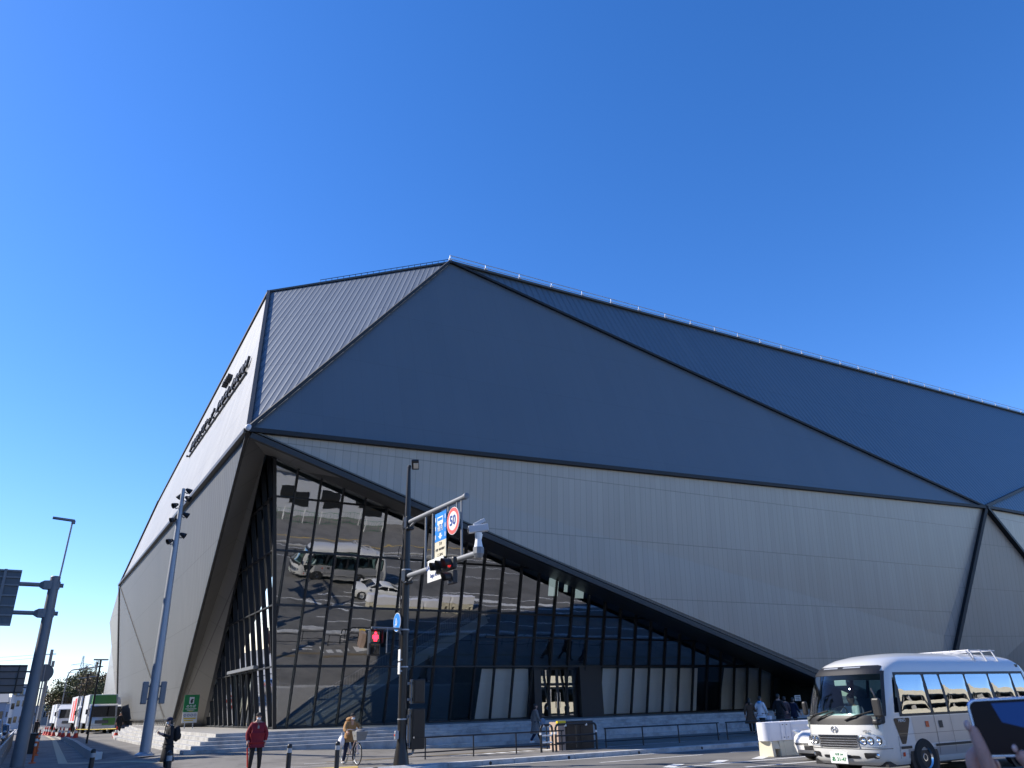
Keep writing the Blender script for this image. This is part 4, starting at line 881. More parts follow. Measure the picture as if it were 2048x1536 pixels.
# left kerb guard rail
gr = thing('guard_rail', 'grey pipe guard rail along the left kerb', 'guard rail', (-.5, 30, 0))
b = MB()
for zz in (.45, .82): b.tube((0, -4, zz), (0, 36, zz), .04, n=8)
b.build('rail', M['galv_dark'], gr)
for k in range(14): b = MB(); b.tube((0, -4+3*k, 0), (0, -4+3*k, .86), .05, n=8); b.build('post', M['galv_dark'], gr)

# low dark handrails along the right pavement
def handrail(label, x0, x1, posts, y_=26.05, h=.68, end=True):
    t = thing('handrail', label, 'railing', (x0, y_, 0), group='low dark railings along the pavement'); L_ = x1-x0
    b = MB(); b.tube((0, 0, h), (L_, 0, h), .025, n=8); b.build('top_rail', M['rail_black'], t)
    b = MB(); b.tube((0, 0, .22), (L_, 0, .22), .022, n=8); b.build('lower_rail', M['rail_black'], t)
    for p in posts: b = MB(); b.tube((p-x0, 0, -.02), (p-x0, 0, h), .026, n=8); b.build('post', M['rail_black'], t)
handrail('low dark railing between the signal pole and the black hoops', 11.3, 17.6, (11.9, 13.75, 15.5, 17.5))
handrail('low dark railing right of the brown cabinet', 19.5, 25.6, (19.55, 21.4, 23.3, 25.5))
handrail('low dark railing behind the walkers and the white barrier', 26.0, 37, (26.05, 28.2, 30.4, 32.6, 34.8, 37))
def hoop(label, x0, w, h, bands, bars, y_=25.7):
    t = thing('hoop_barrier', label, 'barrier', (x0, y_, 0), group='black hoop barriers with white bands'); r = .13
    pts = [(0, 0, 0), (0, 0, h-r)] + [(r-r*cos(a*pi/12), 0, h-r+r*sin(a*pi/12)) for a in range(1, 7)] + [(w-r+r*sin(a*pi/12), 0, h-r+r*cos(a*pi/12)) for a in range(0, 7)] + [(w, 0, 0)]
    b = MB(); b.path(pts, .04, 10); b.build('frame', M['rail_black'], t, smooth=True)
    for zz in bars: b = MB(); b.tube((0, 0, zz), (w, 0, zz), .028, n=8); b.build('bar', M['reflect'] if w < .7 else M['rail_black'], t)
    for (xx, zz) in bands: b = MB(); b.lathe((xx, 0, zz), (0, 0, 1), [(.043, -.04), (.043, .04)], 10); b.build('band', M['reflect'], t)
    b = MB(); b.tube((w*.5, 0, .1), (w*.5, 0, h-.02), .022, n=8); b.build('upright', M['rail_black'], t)
hoop('narrow black hoop barrier with white bars, left of the brown cabinet', 16.35, .5, .9, ((0, .62), (.5, .62), (.12, .87), (.38, .87)), (.32, .55))
hoop('wide black hoop barrier with white bands in front of the brown cabinet', 17.0, 1.85, .9, ((0, .62), (1.85, .62), (.45, .87), (1.4, .87)), (.28, .52))
cb2 = thing('utility_cabinet', 'dark brown utility cabinet with its sunlit end coloured beige and a yellow label', 'cabinet', (17.75, 26.2, 0))
b = MB(); b.bx(.02, 1.35, 0, .6, 0, .98, 0); b.build('body', M['cabinet'], cb2, bevel=.015); b = MB(); b.bx(-.3, .015, .0, .6, 0, .97); b.build('side_panel', M['cabinet_sunlit'], cb2); b = MB(); b.bx(-.32, .05, -.02, .1, .93, 1.01); b.build('warning_label', M['yellow'], cb2); b = MB(); b.bx(.1, .68, -.015, -.003, .1, .92); b.bx(.72, 1.3, -.015, -.003, .1, .92); b.build('door', M['cabinet'], cb2, bevel=.005)
# green notice board
nb_ = thing('notice_board', 'green and white notice board on two legs at the left end of the plaza', 'notice board', (GY(380, 1430, 50).x, 50, PZ))
b = MB(); b.bx(-.4, .4, 0, .04, .3, .86, 0); b.build('panel', M['reflect'], nb_); b = MB(); b.bx(-.4, .4, -.004, .04, .865, 1.78); b.build('panel', M['green'], nb_)
for xx in (-.22, .22): b = MB(); b.bx(xx-.02, xx+.02, .01, .05, 0, .3); b.build('leg', M['galv'], nb_)
b = MB(); b.bx(-.13, .13, -.012, -.005, 1.3, 1.66, 0); b.ell((.0, -.015, 1.43), (.07, .006, .1), m=1); b.bx(-.03, .09, -.02, -.013, 1.5, 1.56, 1); b.build('symbol', [M['reflect'], M['ink']], nb_)
text('のりば', .17, (0, -.008, 1.16), (1, 0, 0), U_p, M['reflect'], nb_, bold=.004)
b = MB(); b.bx(-.3, .3, -.008, -.004, 1.02, 1.05, 0); b.bx(-.2, .2, -.008, -.004, .95, .98, 0); b.bx(-.1, .12, -.008, -.004, .9, .925, 1); b.build('text_line', [M['reflect'], M['yellow']], nb_)
b = MB()
for k in range(4): b.lathe((-.27+.18*k, -.004, .7), (0, -1, 0), [(.07, 0), (.07, .004), (.045, .004)], 14)
b.bx(-.33, .33, -.006, -.001, .5, .56, 1); b.bx(-.3, .2, -.006, -.001, .4, .45, 1); b.build('text_line', [M['sign_navy'], M['yellow']], nb_)
# white water filled barriers
wb = thing('road_barrier', 'white sheeted plastic road barrier with a cream base, its rounded end towards the left', 'road barrier', (20.6, 19.0, RZ), group='white plastic road barriers')
def slab(x0, x1, prof, b, m):
    b.loft([[(x0, y_, z_) for y_, z_ in prof], [(x1, y_, z_) for y_, z_ in prof]], m)
pr = [(-.3, 0), (.3, 0), (.27, .42), (.19, .5), (-.19, .5), (-.27, .42)]
b = MB(); slab(.36, 1.64, pr, b, 0)
for x0, x1 in ((.0, .12), (1.88, 2.0)): slab(x0, x1, pr, b, 0)
for x0, x1 in ((.12, .36), (1.64, 1.88)): b.loft([[(x0, -.29, .22), (x0, .29, .22), (x0, .19, .5), (x0, -.19, .5)], [(x1, -.29, .22), (x1, .29, .22), (x1, .19, .5), (x1, -.19, .5)]])
for xx in (.55, .95, 1.35): b.loft([[(xx, -.31, .02), (xx+.06, -.31, .02), (xx+.06, -.28, .44), (xx, -.28, .44)], [(xx, -.27, .02), (xx+.06, -.27, .02), (xx+.06, -.24, .44), (xx, -.24, .44)]])
b.build('base', M['cream'], wb, bevel=.025)
b = MB(); rings = []
for zz, k in ((.46, 1), (.6, 1.0), (.9, .99), (1.0, .98)):
    ring = []
    for i in range(9): a = pi/2+pi*i/8; ring.append((.12+.28*cos(a)*k, .26*sin(a)*k, zz))
    for i in range(6): ring.append((.12+(2-.12)*(i+1)/6*1.0, -.26*k-.015*((i % 2)), zz))
    for i in range(6): ring.append((2.0-(2-.12)*(i)/6, .26*k, zz))
    rings.append(ring)
b.loft(rings); b.build('sheet', M['sheet'], wb, smooth=True)
b = MB()
for xx in (.62, .8): 
    for zz in (.55, .92): b.tube((xx, -.27, zz), (xx, -.3, zz), .012, n=8)
b.build('eyelet', M['ink'], wb)
b = MB()
for xx in (.5, .72, 1.0): b.tube((xx, -.285, .48), (xx+.02, -.28, .99), .014, n=6)
for zz in (.62, .76, .9): b.bx(1.0, 1.95, -.292, -.27, zz-.02, zz+.02)
b.build('sheet_fold', M['sheet'], wb)
for k, lab in enumerate(('second white plastic road barrier in the row, behind the white car', 'third white plastic road barrier in the row, behind the bus', 'fourth white plastic road barrier in the row, seen reflected in the glass')): dup(wb, (22.75+2.15*k, 19.0, RZ), lab)

# ------------------------------------------------------------------ vehicles
def car(label, loc, rz, paint, L=4.3, w=.85, h=1.42, belt=.92, hood=1.05, name='parked_car', cat='car', van=False, group=None, face='lamps'):
    t = thing(name, label, cat, loc, rz, group)      # front at x=0 looking to -x
    def ring(x, zb, zs, zt, ww, tw):
        return [(x, -ww*.9, zb), (x, -ww, zb+.18), (x, -ww, zs*.8), (x, -ww*.96, zs), (x, -tw, zt), (x, 0, zt+.02), (x, tw, zt), (x, ww*.96, zs), (x, ww, zs*.8), (x, ww, zb+.18), (x, ww*.9, zb)]
    b = MB(); st_ = [(0, .3, .52, .54, w*.74, w*.6), (.1, .2, .62, .66, w*.88, w*.7), (.35, .18, .74, .78, w*.97, w*.75), (hood, .18, belt-.04, belt, w, w*.8), (hood+.6, .18, belt, belt+.02, w, w*.8), (L-1.2, .18, belt+.02, belt+.04, w, w*.8), (L-.25, .2, belt, belt+.02, w*.97, w*.76), (L, .32, belt-.15, belt-.12, w*.86, w*.7)]
    b.loft([ring(*r) for r in st_]); b.build('body', paint, t, smooth=True)
    xf = hood-.05; xr = L-(.2 if van else .75); x1 = hood+(.5 if van else .75); x2 = xr-(.15 if van else .7); tw = w*.72
    b = MB(); b.loft([[(xf, -w*.86, belt), (xf, w*.86, belt), (xr, w*.86, belt+.02), (xr, -w*.86, belt+.02)], [(x1-.1, -tw-.04, h-.1), (x1-.1, tw+.04, h-.1), (x2+.1, tw+.04, h-.1), (x2+.1, -tw-.04, h-.1)]]); b.build('window', M['black_glass'], t)
    b = MB(); b.loft([[(x1-.14, -tw-.05, h-.12), (x1-.14, tw+.05, h-.12), (x2+.15, tw+.05, h-.12), (x2+.15, -tw-.05, h-.12)], [(x1+.1, -tw+.08, h), (x1+.1, tw-.08, h), (x2-.1, tw-.08, h), (x2-.1, -tw+.08, h)]])
    for sg in (-1, 1):
        for (xa, xb) in ((xf, x1-.1), ((xf+xr)/2, (x1+x2)/2), (xr, x2+.1)): b.beam((xa, sg*w*.865, belt), (xb, sg*(tw+.045), h-.1), .05, .07)
    b.build('roof', paint, t, smooth=True)
    for sg in (-1, 1):
        if face == 'sport':
            b = MB(); b.ell((.42, sg*w*.8, .7), (.3, .1, .085), R=Matrix.Rotation(sg*-.35, 3, 'Z') @ Matrix.Rotation(.35, 3, 'Y')); b.build('headlight', M['lamp_lens'], t, smooth=True)
            b = MB()
            for k in range(3): b.beam((.06+.05*k, sg*w*.55, .5-.09*k), (.16+.03*k, sg*w*.85, .47-.09*k), .05, .035)
            b.build('air_intake', M['black_plastic'], t)
        else:
            b = MB(); b.ell((.14, sg*w*.68, .62), (.12, .17, .09)); b.build('headlight', M['lamp_lens'], t, smooth=True)
        b = MB(); b.ell((hood+.1, sg*(w+.1), belt+.06), (.08, .11, .07)); b.build('mirror', paint, t, smooth=True)
        for xx in (.8, L-.85): wheel(t, (xx, sg*(w-.1), .31), .31, .2)
    b = MB(); b.bx(-.025, .1, -.36, .36, .3, .42); b.build('grille', M['black_plastic'], t, bevel=.02)
    b = MB(); b.bx(-.05, -.02, -.165, .165, .42, .5); b.build('number_plate', M['reflect'], t)
    b = MB(); b.bx(.2, L-.2, -w*.85, w*.85, .12, .24); b.build('underbody', M['black_plastic'], t)
    return t
car('low white sports car between the barrier and the bus', (19.9, 16.5, RZ), .02, M['white_paint'], L=4.2, w=.9, h=1.22, belt=.84, hood=1.15, name='sports_car', face='sport')
q = GY(8, 1480, 52); car('pale van at the far left edge, facing the camera', (q.x-1.0, 52, RZ), pi/2, M['silver_paint'], L=4.4, w=.84, h=1.85, belt=1.1, hood=.7, name='van', cat='van', van=True, group='cars queueing on the left road')
q = GY(10, 1480, 45); car('silver car nearest at the far left edge', (q.x-1.05, 44.5, RZ), pi/2, M['silver_paint'], L=4.0, h=1.5, group='cars queueing on the left road')
car('dark car behind the pale van on the left road', (-1.9, 60, RZ), pi/2, M['cl_navy'], L=4.2, h=1.45, group='cars queueing on the left road')
car('small dark grey car far back in the left queue', (-1.7, 70, RZ), pi/2, M['far_grey'], L=4.0, h=1.5, group='cars queueing on the left road')
car('white car last in the left queue', (-1.7, 80, RZ), pi/2, M['white_paint'], L=4.0, h=1.5, group='cars queueing on the left road')

# the minibus -------------------------------------------------------------
BL, BW = 6.99, 1.03
bus = thing('minibus', 'white and silver minibus with its driver, pulling in from the right', 'minibus', (16.12, 12.68, RZ), radians(0)); bus.scale = (1.035,)*3
import bisect
def lerp_tab(tab, z):
    for i in range(len(tab)-1):
        if z <= tab[i+1][0]:
            t = (z-tab[i][0])/(tab[i+1][0]-tab[i][0]); return tab[i][1]+(tab[i+1][1]-tab[i][1])*max(0, min(1, t))
    return tab[-1][1]
FR = [(.28, .16), (.36, .06), (.5, .01), (.62, .0), (.85, .0), (1.05, .02), (1.22, .055), (1.3, .09), (1.6, .19), (1.9, .31), (2.1, .41), (2.22, .5), (2.34, .66), (2.44, .92), (2.52, 1.35), (2.57, 1.9), (2.6, 2.6)]
WD = [(.28, .95), (.36, .99), (.6, 1.02), (.9, 1.03), (1.25, 1.03), (1.35, 1.025), (1.45, 1.018), (1.55, 1.009), (1.65, .998), (1.75, .986), (1.85, .973), (1.95, .958), (2.05, .942), (2.15, .925), (2.28, .885), (2.38, .82), (2.46, .72), (2.52, .58), (2.57, .38), (2.6, .12)]
RR = [(.28, 6.85), (.5, 6.97), (1.2, 6.97), (2.1, 6.8), (2.3, 6.7), (2.45, 6.5), (2.55, 6.1), (2.6, 5.4)]
PF = 3.1
def fx(z): return lerp_tab(FR, z)
def wd(z): return lerp_tab(WD, z)
def rx_(z): return lerp_tab(RR, z)
def aa(z): return .62 if z < 2.2 else .62+(z-2.2)*1.2
def front_pt(y, z):
    w = wd(z); k = min(1, abs(y)/w); return Vector((fx(z)+aa(z)*(1-(1-k**PF)**(1/2.4)), y, z))
def side_pt(x, z, sg):
    w = wd(z); f = fx(z); a = aa(z)
    if x >= f+a: return Vector((x, sg*w, z))
    k = 1-max(0, (x-f))/a; return Vector((x, sg*w*(max(0, 1-k**2.4))**(1/PF), z))
zl = [.28, .32, .36, .45, .56, .7, .85, 1.0, 1.14, 1.26, 1.3, 1.45, 1.6, 1.75, 1.9, 2.02, 2.1, 2.16, 2.22, 2.28, 2.34, 2.39, 2.44, 2.48, 2.52, 2.55, 2.58, 2.6]
yn = [i/10*.9 for i in range(11)] + [.93, .96, .98, .992, .998, 1.0]
xn = [i/12 for i in range(1, 13)]; rn = [1, .97, .9, .75, .5, .25, 0]
def outline(z):
    w, f, a, r = wd(z), fx(z), aa(z), rx_(z); h_ = []
    for k in yn: p = front_pt(k*w, z); h_.append((p.x, p.y))
    for k in xn: h_.append((f+a+(r-.25-f-a)*k, w))
    for k in rn: h_.append((r-.25*(1-(1-k**3)**(1/2.0)) if k < 1 else r-.25, w*k if k < 1 else w))
    return h_
nh = len(outline(1))
vs = []; 
for z in zl:
    o = outline(z); full = [(x, -y) for x, y in reversed(o[1:])] + o
    vs += [(x, y, z) for x, y in full]
nf = 2*nh-1; fs = []
for j in range(len(zl)-1):
    for i in range(nf-1):
        a, b_, c, d = j*nf+i, j*nf+i+1, (j+1)*nf+i+1, (j+1)*nf+i
        mid_ = sum((Vector(vs[k]) for k in (a, b_, c, d)), Vector())/4
        if 1.3 < mid_.z < 2.1 and mid_.x < fx(mid_.z)+.28 and abs(mid_.y) < .93*wd(mid_.z): continue
        if 1.3 < mid_.z < 2.05 and fx(mid_.z)+.62 < mid_.x < 6.3: continue
        fs.append((a, d, c, b_))
fs.append(tuple(range((len(zl)-1)*nf, len(zl)*nf)))
b = MB(); b.add(vs, fs); bo_ = b.build('body', M['bus_paint'], bus, smooth=True)
def patch(fn, u0, u1, v0, v1, nu, nv, off, b, m=0, sl=(0, 0), su=(0, 0), rad=0):
    """a skin panel over the bus surface; sl/su lean the ends, rad rounds the corners"""
    pts = []
    for j in range(nv+1):
        for i in range(nu+1):
            s_, t_ = i/nu, j/nv
            if rad:
                ex = abs(s_-.5)*2; ey = abs(t_-.5)*2; W_, H_ = abs(u1-u0)/2, abs(v1-v0)/2
                cxx, cyy = max(0, ex*W_-(W_-rad)), max(0, ey*H_-(H_-rad)); dd = hypot(cxx, cyy)
                if dd > rad: 
                    k = rad/dd; ex = ((W_-rad)+cxx*k)/W_; ey = ((H_-rad)+cyy*k)/H_; s_ = .5+.5*ex*(1 if s_ > .5 else -1); t_ = .5+.5*ey*(1 if t_ > .5 else -1)
            v = v0+(v1-v0)*t_; u = u0+sl[0]*(1-t_)+sl[1]*t_ + (u1+su[0]*(1-t_)+su[1]*t_-u0-sl[0]*(1-t_)-sl[1]*t_)*s_
            p = fn(u, v); e = .004; du = fn(u+e, v)-fn(u-e, v); dv = fn(u, v+e)-fn(u, v-e); n_ = du.cross(dv)
            n_.normalize()
            if n_.dot(Vector((p.x-3.2, p.y*1.6, p.z-1.4))) < 0: n_ = -n_
            pts.append(p+n_*off)
    b.add(pts, [(j*(nu+1)+i, j*(nu+1)+i+1, (j+1)*(nu+1)+i+1, (j+1)*(nu+1)+i) for j in range(nv) for i in range(nu)], m)
FP = lambda u, v: front_pt(u*wd(v), v)
SP = lambda sg: (lambda u, v: side_pt(u, v, sg))
def part(name, mt, calls, par=bus, smooth_=True):
    b = MB()
    for c in calls: patch(*c[:8], b, **(c[8] if len(c) > 8 else {}))
    return b.build(name, mt, par, smooth=smooth_)
part('windshield', M['car_glass'], [(FP, -.955, .955, 1.27, 2.13, 30, 10, .006, dict(rad=.09))])
b = MB()                                              # black surround of the windshield
for u0, u1, v0, v1 in ((-.965, -.93, 1.24, 2.16), (.93, .965, 1.24, 2.16)): patch(FP, u0, u1, v0, v1, 2, 12, .009, b)
patch(FP, -.95, .95, 2.1, 2.165, 30, 2, .009, b); b.build('windshield_seal', M['black_plastic'], bus)
part('brow_panel', M['black_plastic'], [(FP, -.93, .93, 2.15, 2.285, 30, 4, .005, dict(rad=.05))])
part('roof_vent', M['galv'], [(FP, -.55, -.08, 2.235, 2.262, 10, 2, .012), (FP, .08, .55, 2.235, 2.262, 10, 2, .012)])
part('cowl_panel', M['black_plastic'], [(FP, -.955, .955, 1.08, 1.265, 30, 5, .005, dict(rad=.04))])
for u0, u1 in ((-.93, -.5), (.5, .93)):
    hl = part('headlight', M['lamp_lens'], [(FP, u0, u1, .65, .875, 10, 4, .008, dict(rad=.03))])
    for q in (.2, .5, .8):
        p = FP(u0+(u1-u0)*q, .765); b = MB(); b.lathe(p, V(-1, (u0+u1)*.22, 0), [(.072, .01), (.066, .022), (.05, .012), (.02, .016), (0, .03)], 18); b.build('reflector', M['chrome'], hl, smooth=True)
        b = MB(); b.lathe(p, V(-1, (u0+u1)*.22, 0), [(.085, .006), (.085, .014), (.074, .015)], 18); b.build('lamp_surround', M['black_plastic'], hl)
b = MB(); patch(FP, -.47, .47, .63, .85, 14, 3, .008, b, rad=.03); gr_ = b.build('grille', M['black_plastic'], bus)
b = MB()
for k in range(4): patch(FP, -.46, .46, .655+.05*k, .675+.05*k, 14, 1, .02, b)
patch(FP, -.5, .5, .845, .875, 14, 1, .02, b); patch(FP, -.5, -.46, .63, .86, 2, 2, .018, b); patch(FP, .46, .5, .63, .86, 2, 2, .018, b); b.build('grille_bar', M['chrome'], gr_)
part('bumper_intake', M['black_plastic'], [(FP, -.46, .46, .415, .475, 14, 2, .008, dict(rad=.02))])
part('bumper_line', M['trim_grey'], [(FP, -.985, .985, .60, .612, 30, 1, .005)])
for sg in (-1, 1):
    part('fog_light_recess', M['black_plastic'], [(FP, sg*.82, sg*.56, .42, .53, 8, 3, .007, dict(rad=.02))])
    p = FP(sg*.8, .475); b = MB(); b.lathe(p, V(-1, sg*.5, 0), [(.045, 0), (.04, .02), (0, .03)], 14); b.build('fog_light', M['chrome'], bus)
p = FP(.05, .42); pl_ = MB(); pl_.box((-.035, .02, .42), (.02, .44, .22)); npl = pl_.build('number_plate', M['reflect'], bus, bevel=.004)
text('佐賀 200', .055, (-.049, .0, .487), R_, U_p, M['green'], npl, ext=.001); text('あ 31-47', .105, (-.049, .02, .39), R_, U_p, M['green'], npl, ext=.001, bold=.002)
b = MB(); n = 20; cz, cy = .985, .05
def lz(y, z): return FP(y/wd(z), z)+Vector((-.012, 0, 0))
def arcp(a, rx, rz_): return lz(cy+rx*cos(a), cz+rz_*sin(a))
for k in range(n):
    a, c = 2*pi*k/n, 2*pi*(k+1)/n
    if abs(sin((a+c)/2)) > .96: continue
    b.tube(arcp(a, .085, .062), arcp(c, .085, .062), .009, n=6)
b.tube(lz(cy-.036, cz), lz(cy+.036, cz), .009, n=6); b.tube(lz(cy-.036, cz+.043), lz(cy-.036, cz-.043), .007, n=6); b.tube(lz(cy+.036, cz+.043), lz(cy+.036, cz-.043), .007, n=6); b.build('emblem', M['chrome'], bus)
text('HINO', .07, FP(-.68, .95)+V(-.03, -.03, 0), (.25, -1, 0), U_p, M['chrome'], bus, ext=.004)
# wipers, mirrors
for y0, y1 in ((-.25, -.8), (.5, -.05+.1)): b = MB(); b.path([FP(y0, 1.17)+V(-.03, 0, 0), FP((y0*.6+y1*.4), 1.25)+V(-.05, 0, 0), FP(y1, 1.34)+V(-.03, 0, 0)], .016, 6); b.build('wiper', M['rubber'], bus)
b = MB(); b.path([FP(.85, 1.15)+V(-.03, 0, 0), FP(.6, 1.28)+V(-.04, 0, 0), FP(.2, 1.36)+V(-.03, 0, 0)], .016, 6); b.build('wiper', M['rubber'], bus)
for sg in (-1, 1):
    b = MB(); c = V(-.05, -1.17, 1.42) if sg < 0 else V(.42, 1.1, 1.42); b.box(c, (.09, .2, .38) if sg < 0 else (.1, .12, .3)); mm_ = b.build('mirror', M['black_plastic'], bus, bevel=.04)
    b = MB(); b.path([tuple(SP(sg)(.3, 1.15)), tuple(c+V(0, 0, -.22)), tuple(c+V(0, 0, -.1))], .03 if sg < 0 else .018, 8)
    if sg < 0: b.path([tuple(SP(sg)(.42, 1.8)), tuple(c+V(0, 0, .22)), tuple(c+V(0, 0, .1))], .018, 8); b.build('mirror_arm', M['black_plastic'], mm_)
b = MB(); b.box((-.06, -1.1, 1.14), (.16, .14, .12)); b.build('kerb_mirror', M['black_plastic'], bus, bevel=.04)
# side windows, the near side
for sg in (-1, 1):
    s_ = SP(sg)
    wins = [(.95, 2.02, .16, .05), (2.12, 2.66, .05, .05), (2.74, 3.7, .05, .05), (3.78, 4.72, .05, .05), (4.8, 5.74, .05, .05), (5.82, 6.38, .05, .0)]
    fr_ = [(s_, .86, 6.45, 1.22, 1.285, 40, 2, .004), (s_, 1.06, 6.45, 2.05, 2.13, 40, 2, .004), (s_, .86, .97, 1.25, 2.12, 3, 8, .004, dict(sl=(0, .2), su=(0, .18)))]
    for k in range(5): fr_.append((s_, wins[k][1]-.02, wins[k+1][0]+.03, 1.25, 2.1, 2, 8, .004, dict(sl=(0, .05), su=(0, .05))))
    fr_.append((s_, 6.34, 6.45, 1.25, 2.1, 2, 8, .004)); part('window_frame', M['black_plastic'], fr_)
    for k, (x0, x1, l0, l1) in enumerate(wins): part('side_window', M['bus_side_glass'] if sg < 0 else M['car_glass'], [(s_, x0, x1, 1.27 if k != 1 else 1.27, 2.07, 8, 8, .010, dict(sl=(0, l0), su=(0, l1), rad=.03))])
    part('quarter_window', M['black_glass'], [(s_, .6, 1.2, .68, 1.19, 10, 8, .007, dict(sl=(.16, 0), su=(-.3, 0), rad=.05))])
    part('side_moulding', M['black_plastic'], [(s_, .7, 1.08, .585, .635, 4, 1, .012), (s_, 1.95, 6.6, .585, .635, 20, 1, .012)])
    part('silver_band', M['silver_paint'], [(s_, 1.25, 6.6, .66, 1.2, 30, 5, .0025), (s_, .95, 6.6, .4, .57, 30, 3, .0025)])
    part('door_line', M['ink'], [(s_, 2.08, 2.092, .42, 1.22, 1, 8, .009), (s_, 2.70, 2.708, .42, 1.22, 1, 8, .009), (s_, .75, 6.7, .862, .868, 20, 1, .007), (s_, .66, .668, .4, .84, 1, 6, .007)])
    part('reflector', M['amber'], [(s_, 1.72, 1.84, .98, 1.1, 2, 2, .012)]); part('reflector', M['amber'], [(s_, .74, .82, .44, .52, 2, 2, .012)])
    part('door_handle', M['black_plastic'], [(s_, 2.22, 2.36, .95, 1.1, 2, 2, .012)])
    for xx in (1.5, 5.25):
        b = MB(); p = s_(xx, .5); b.lathe((xx, p.y, .40), (0, sg, 0), [(.0, .006), (.5, .006), (.5, -.05)], 28); b.build('wheel_arch', M['black_plastic'], bus)
        wheel(bus, (xx, sg*(BW-.1), .385), .385, .25, hub='chrome')
text('HINO', .1, SP(-1)(.88, 1.14)+V(0, -.016, 0), (1, 0, 0), U_p, M['reflect'], bus, ext=.002)
# bumper chin, floor, interior
b = MB(); b.bx(.3, 6.8, -.93, .93, .25, .36); b.build('underbody', M['black_plastic'], bus)
b = MB(); b.bx(.2, .75, -.9, .9, 1.0, 1.24, 0); b.ell((.5, .45, 1.25), (.22, .34, .12)); b.build('dashboard', mat('dashboard', (.09, .11, .11), .7), bus)
b = MB(); b.bx(.8, 6.7, -.93, .93, .5, .55); b.bx(6.3, 6.4, -.9, .9, .5, 2.3); b.build('cabin_floor', M['interior'], bus)
b = MB()
for xx in (1.75, 2.6, 3.4, 4.2, 5.0, 5.8):
    for yy in ((.48,) if xx < 2 else (.5, -.5)): b.bx(xx-.08, xx+.08, yy-.35, yy+.35, .9, 1.6); b.bx(xx-.5, xx, yy-.35, yy+.35, .85, .97); b.ell((xx, yy, 1.68), (.07, .16, .12))
b.build('seat', mat('seat_cloth', (.05, .07, .12), .9), bus)
b = MB(); c = V(.82, .48, 1.28); ax = V(-.75, 0, .65).normalized(); u_ = V(0, 1, 0); w_ = ax.cross(u_)
for k in range(18): b.tube(c+(u_*cos(k*pi/9)+w_*sin(k*pi/9))*.2, c+(u_*cos((k+1)*pi/9)+w_*sin((k+1)*pi/9))*.2, .014, n=6)
b.tube(c, c-ax*.3, .03); b.tube(c-u_*.19, c+u_*.19, .015); b.build('steering_wheel', M['black_plastic'], bus)
b = MB(); b.bx(.48, .5, -.12, .2, 1.88, 2.0); b.build('room_mirror', M['reflect'], bus, bevel=.01)
b = MB()
for x0 in (.95, 2.0, 2.15): b.bx(x0+.2, x0+.3, -.9, -.87, 1.3, 2.05)
b.build('curtain', mat('blue_curtain', (.25, .35, .55), .9), bus)
# roof rack
b = MB()
for xx in (4.7, 5.2, 5.7):
    b.path([(xx, -.82, 2.38), (xx-.06, -.74, 2.64), (xx-.06, .74, 2.64), (xx, .82, 2.38)], .018, 6)
for yy in (-.74, -.25, .25, .74): b.tube((4.6, yy, 2.64), (5.8, yy, 2.64), .012, n=6)
b.path([(4.5, -.74, 2.64), (4.66, -.78, 2.42)], .018, 6); b.build('roof_rack', M['rib_white'], bus)

# ------------------------------------------------------------------ people
def skin_bake(nodes, edges, root, sub=2):
    names = list(nodes); me = bpy.data.meshes.new('tmp'); me.from_pydata([tuple(nodes[n][0]) for n in names], [(names.index(a), names.index(c)) for a, c in edges], [])
    o = bpy.data.objects.new('tmp', me); COL.objects.link(o); o.modifiers.new('s', 'SKIN')
    for i, n in enumerate(names):
        sv = me.skin_vertices[0].data[i]; r = nodes[n][1]; sv.radius = r if isinstance(r, tuple) else (r, r); sv.use_root = (n == root)
    sb_ = o.modifiers.new('d', 'SUBSURF'); sb_.levels = sub; sb_.render_levels = sub
    dg = bpy.context.evaluated_depsgraph_get(); ev = o.evaluated_get(dg); m2 = ev.to_mesh()
    r = ([v.co.copy() for v in m2.vertices], [tuple(p.vertices) for p in m2.polygons]); ev.to_mesh_clear(); bpy.data.objects.remove(o); return r
DEF = dict(pelvis=(0, 0, .92), spine=(0, 0, 1.12), chest=(0, -.01, 1.3), neck=(0, .01, 1.46), skull=(0, -.01, 1.57))
for sg, n in ((-1, 'r'), (1, 'l')):
    DEF.update({'sh'+n: (sg*.175, 0, 1.37), 'el'+n: (sg*.24, .03, 1.1), 'wr'+n: (sg*.25, -.05, .86), 'hip'+n: (sg*.09, 0, .88), 'kn'+n: (sg*.1, -.02, .48), 'an'+n: (sg*.1, .02, .08), 'toe'+n: (sg*.12, -.15, .035)})
RAD = dict(pelvis=(.145, .11), spine=(.13, .1), chest=(.15, .11), neck=.055, skull=.07, sh=.07, el=.045, wr=.03, hip=.09, kn=.058, an=.04, toe=.035)
ARMS = [('chest', 'sh'), ('sh', 'el'), ('el', 'wr')]; LEGS = [('pelvis', 'hip'), ('hip', 'kn'), ('kn', 'an')]
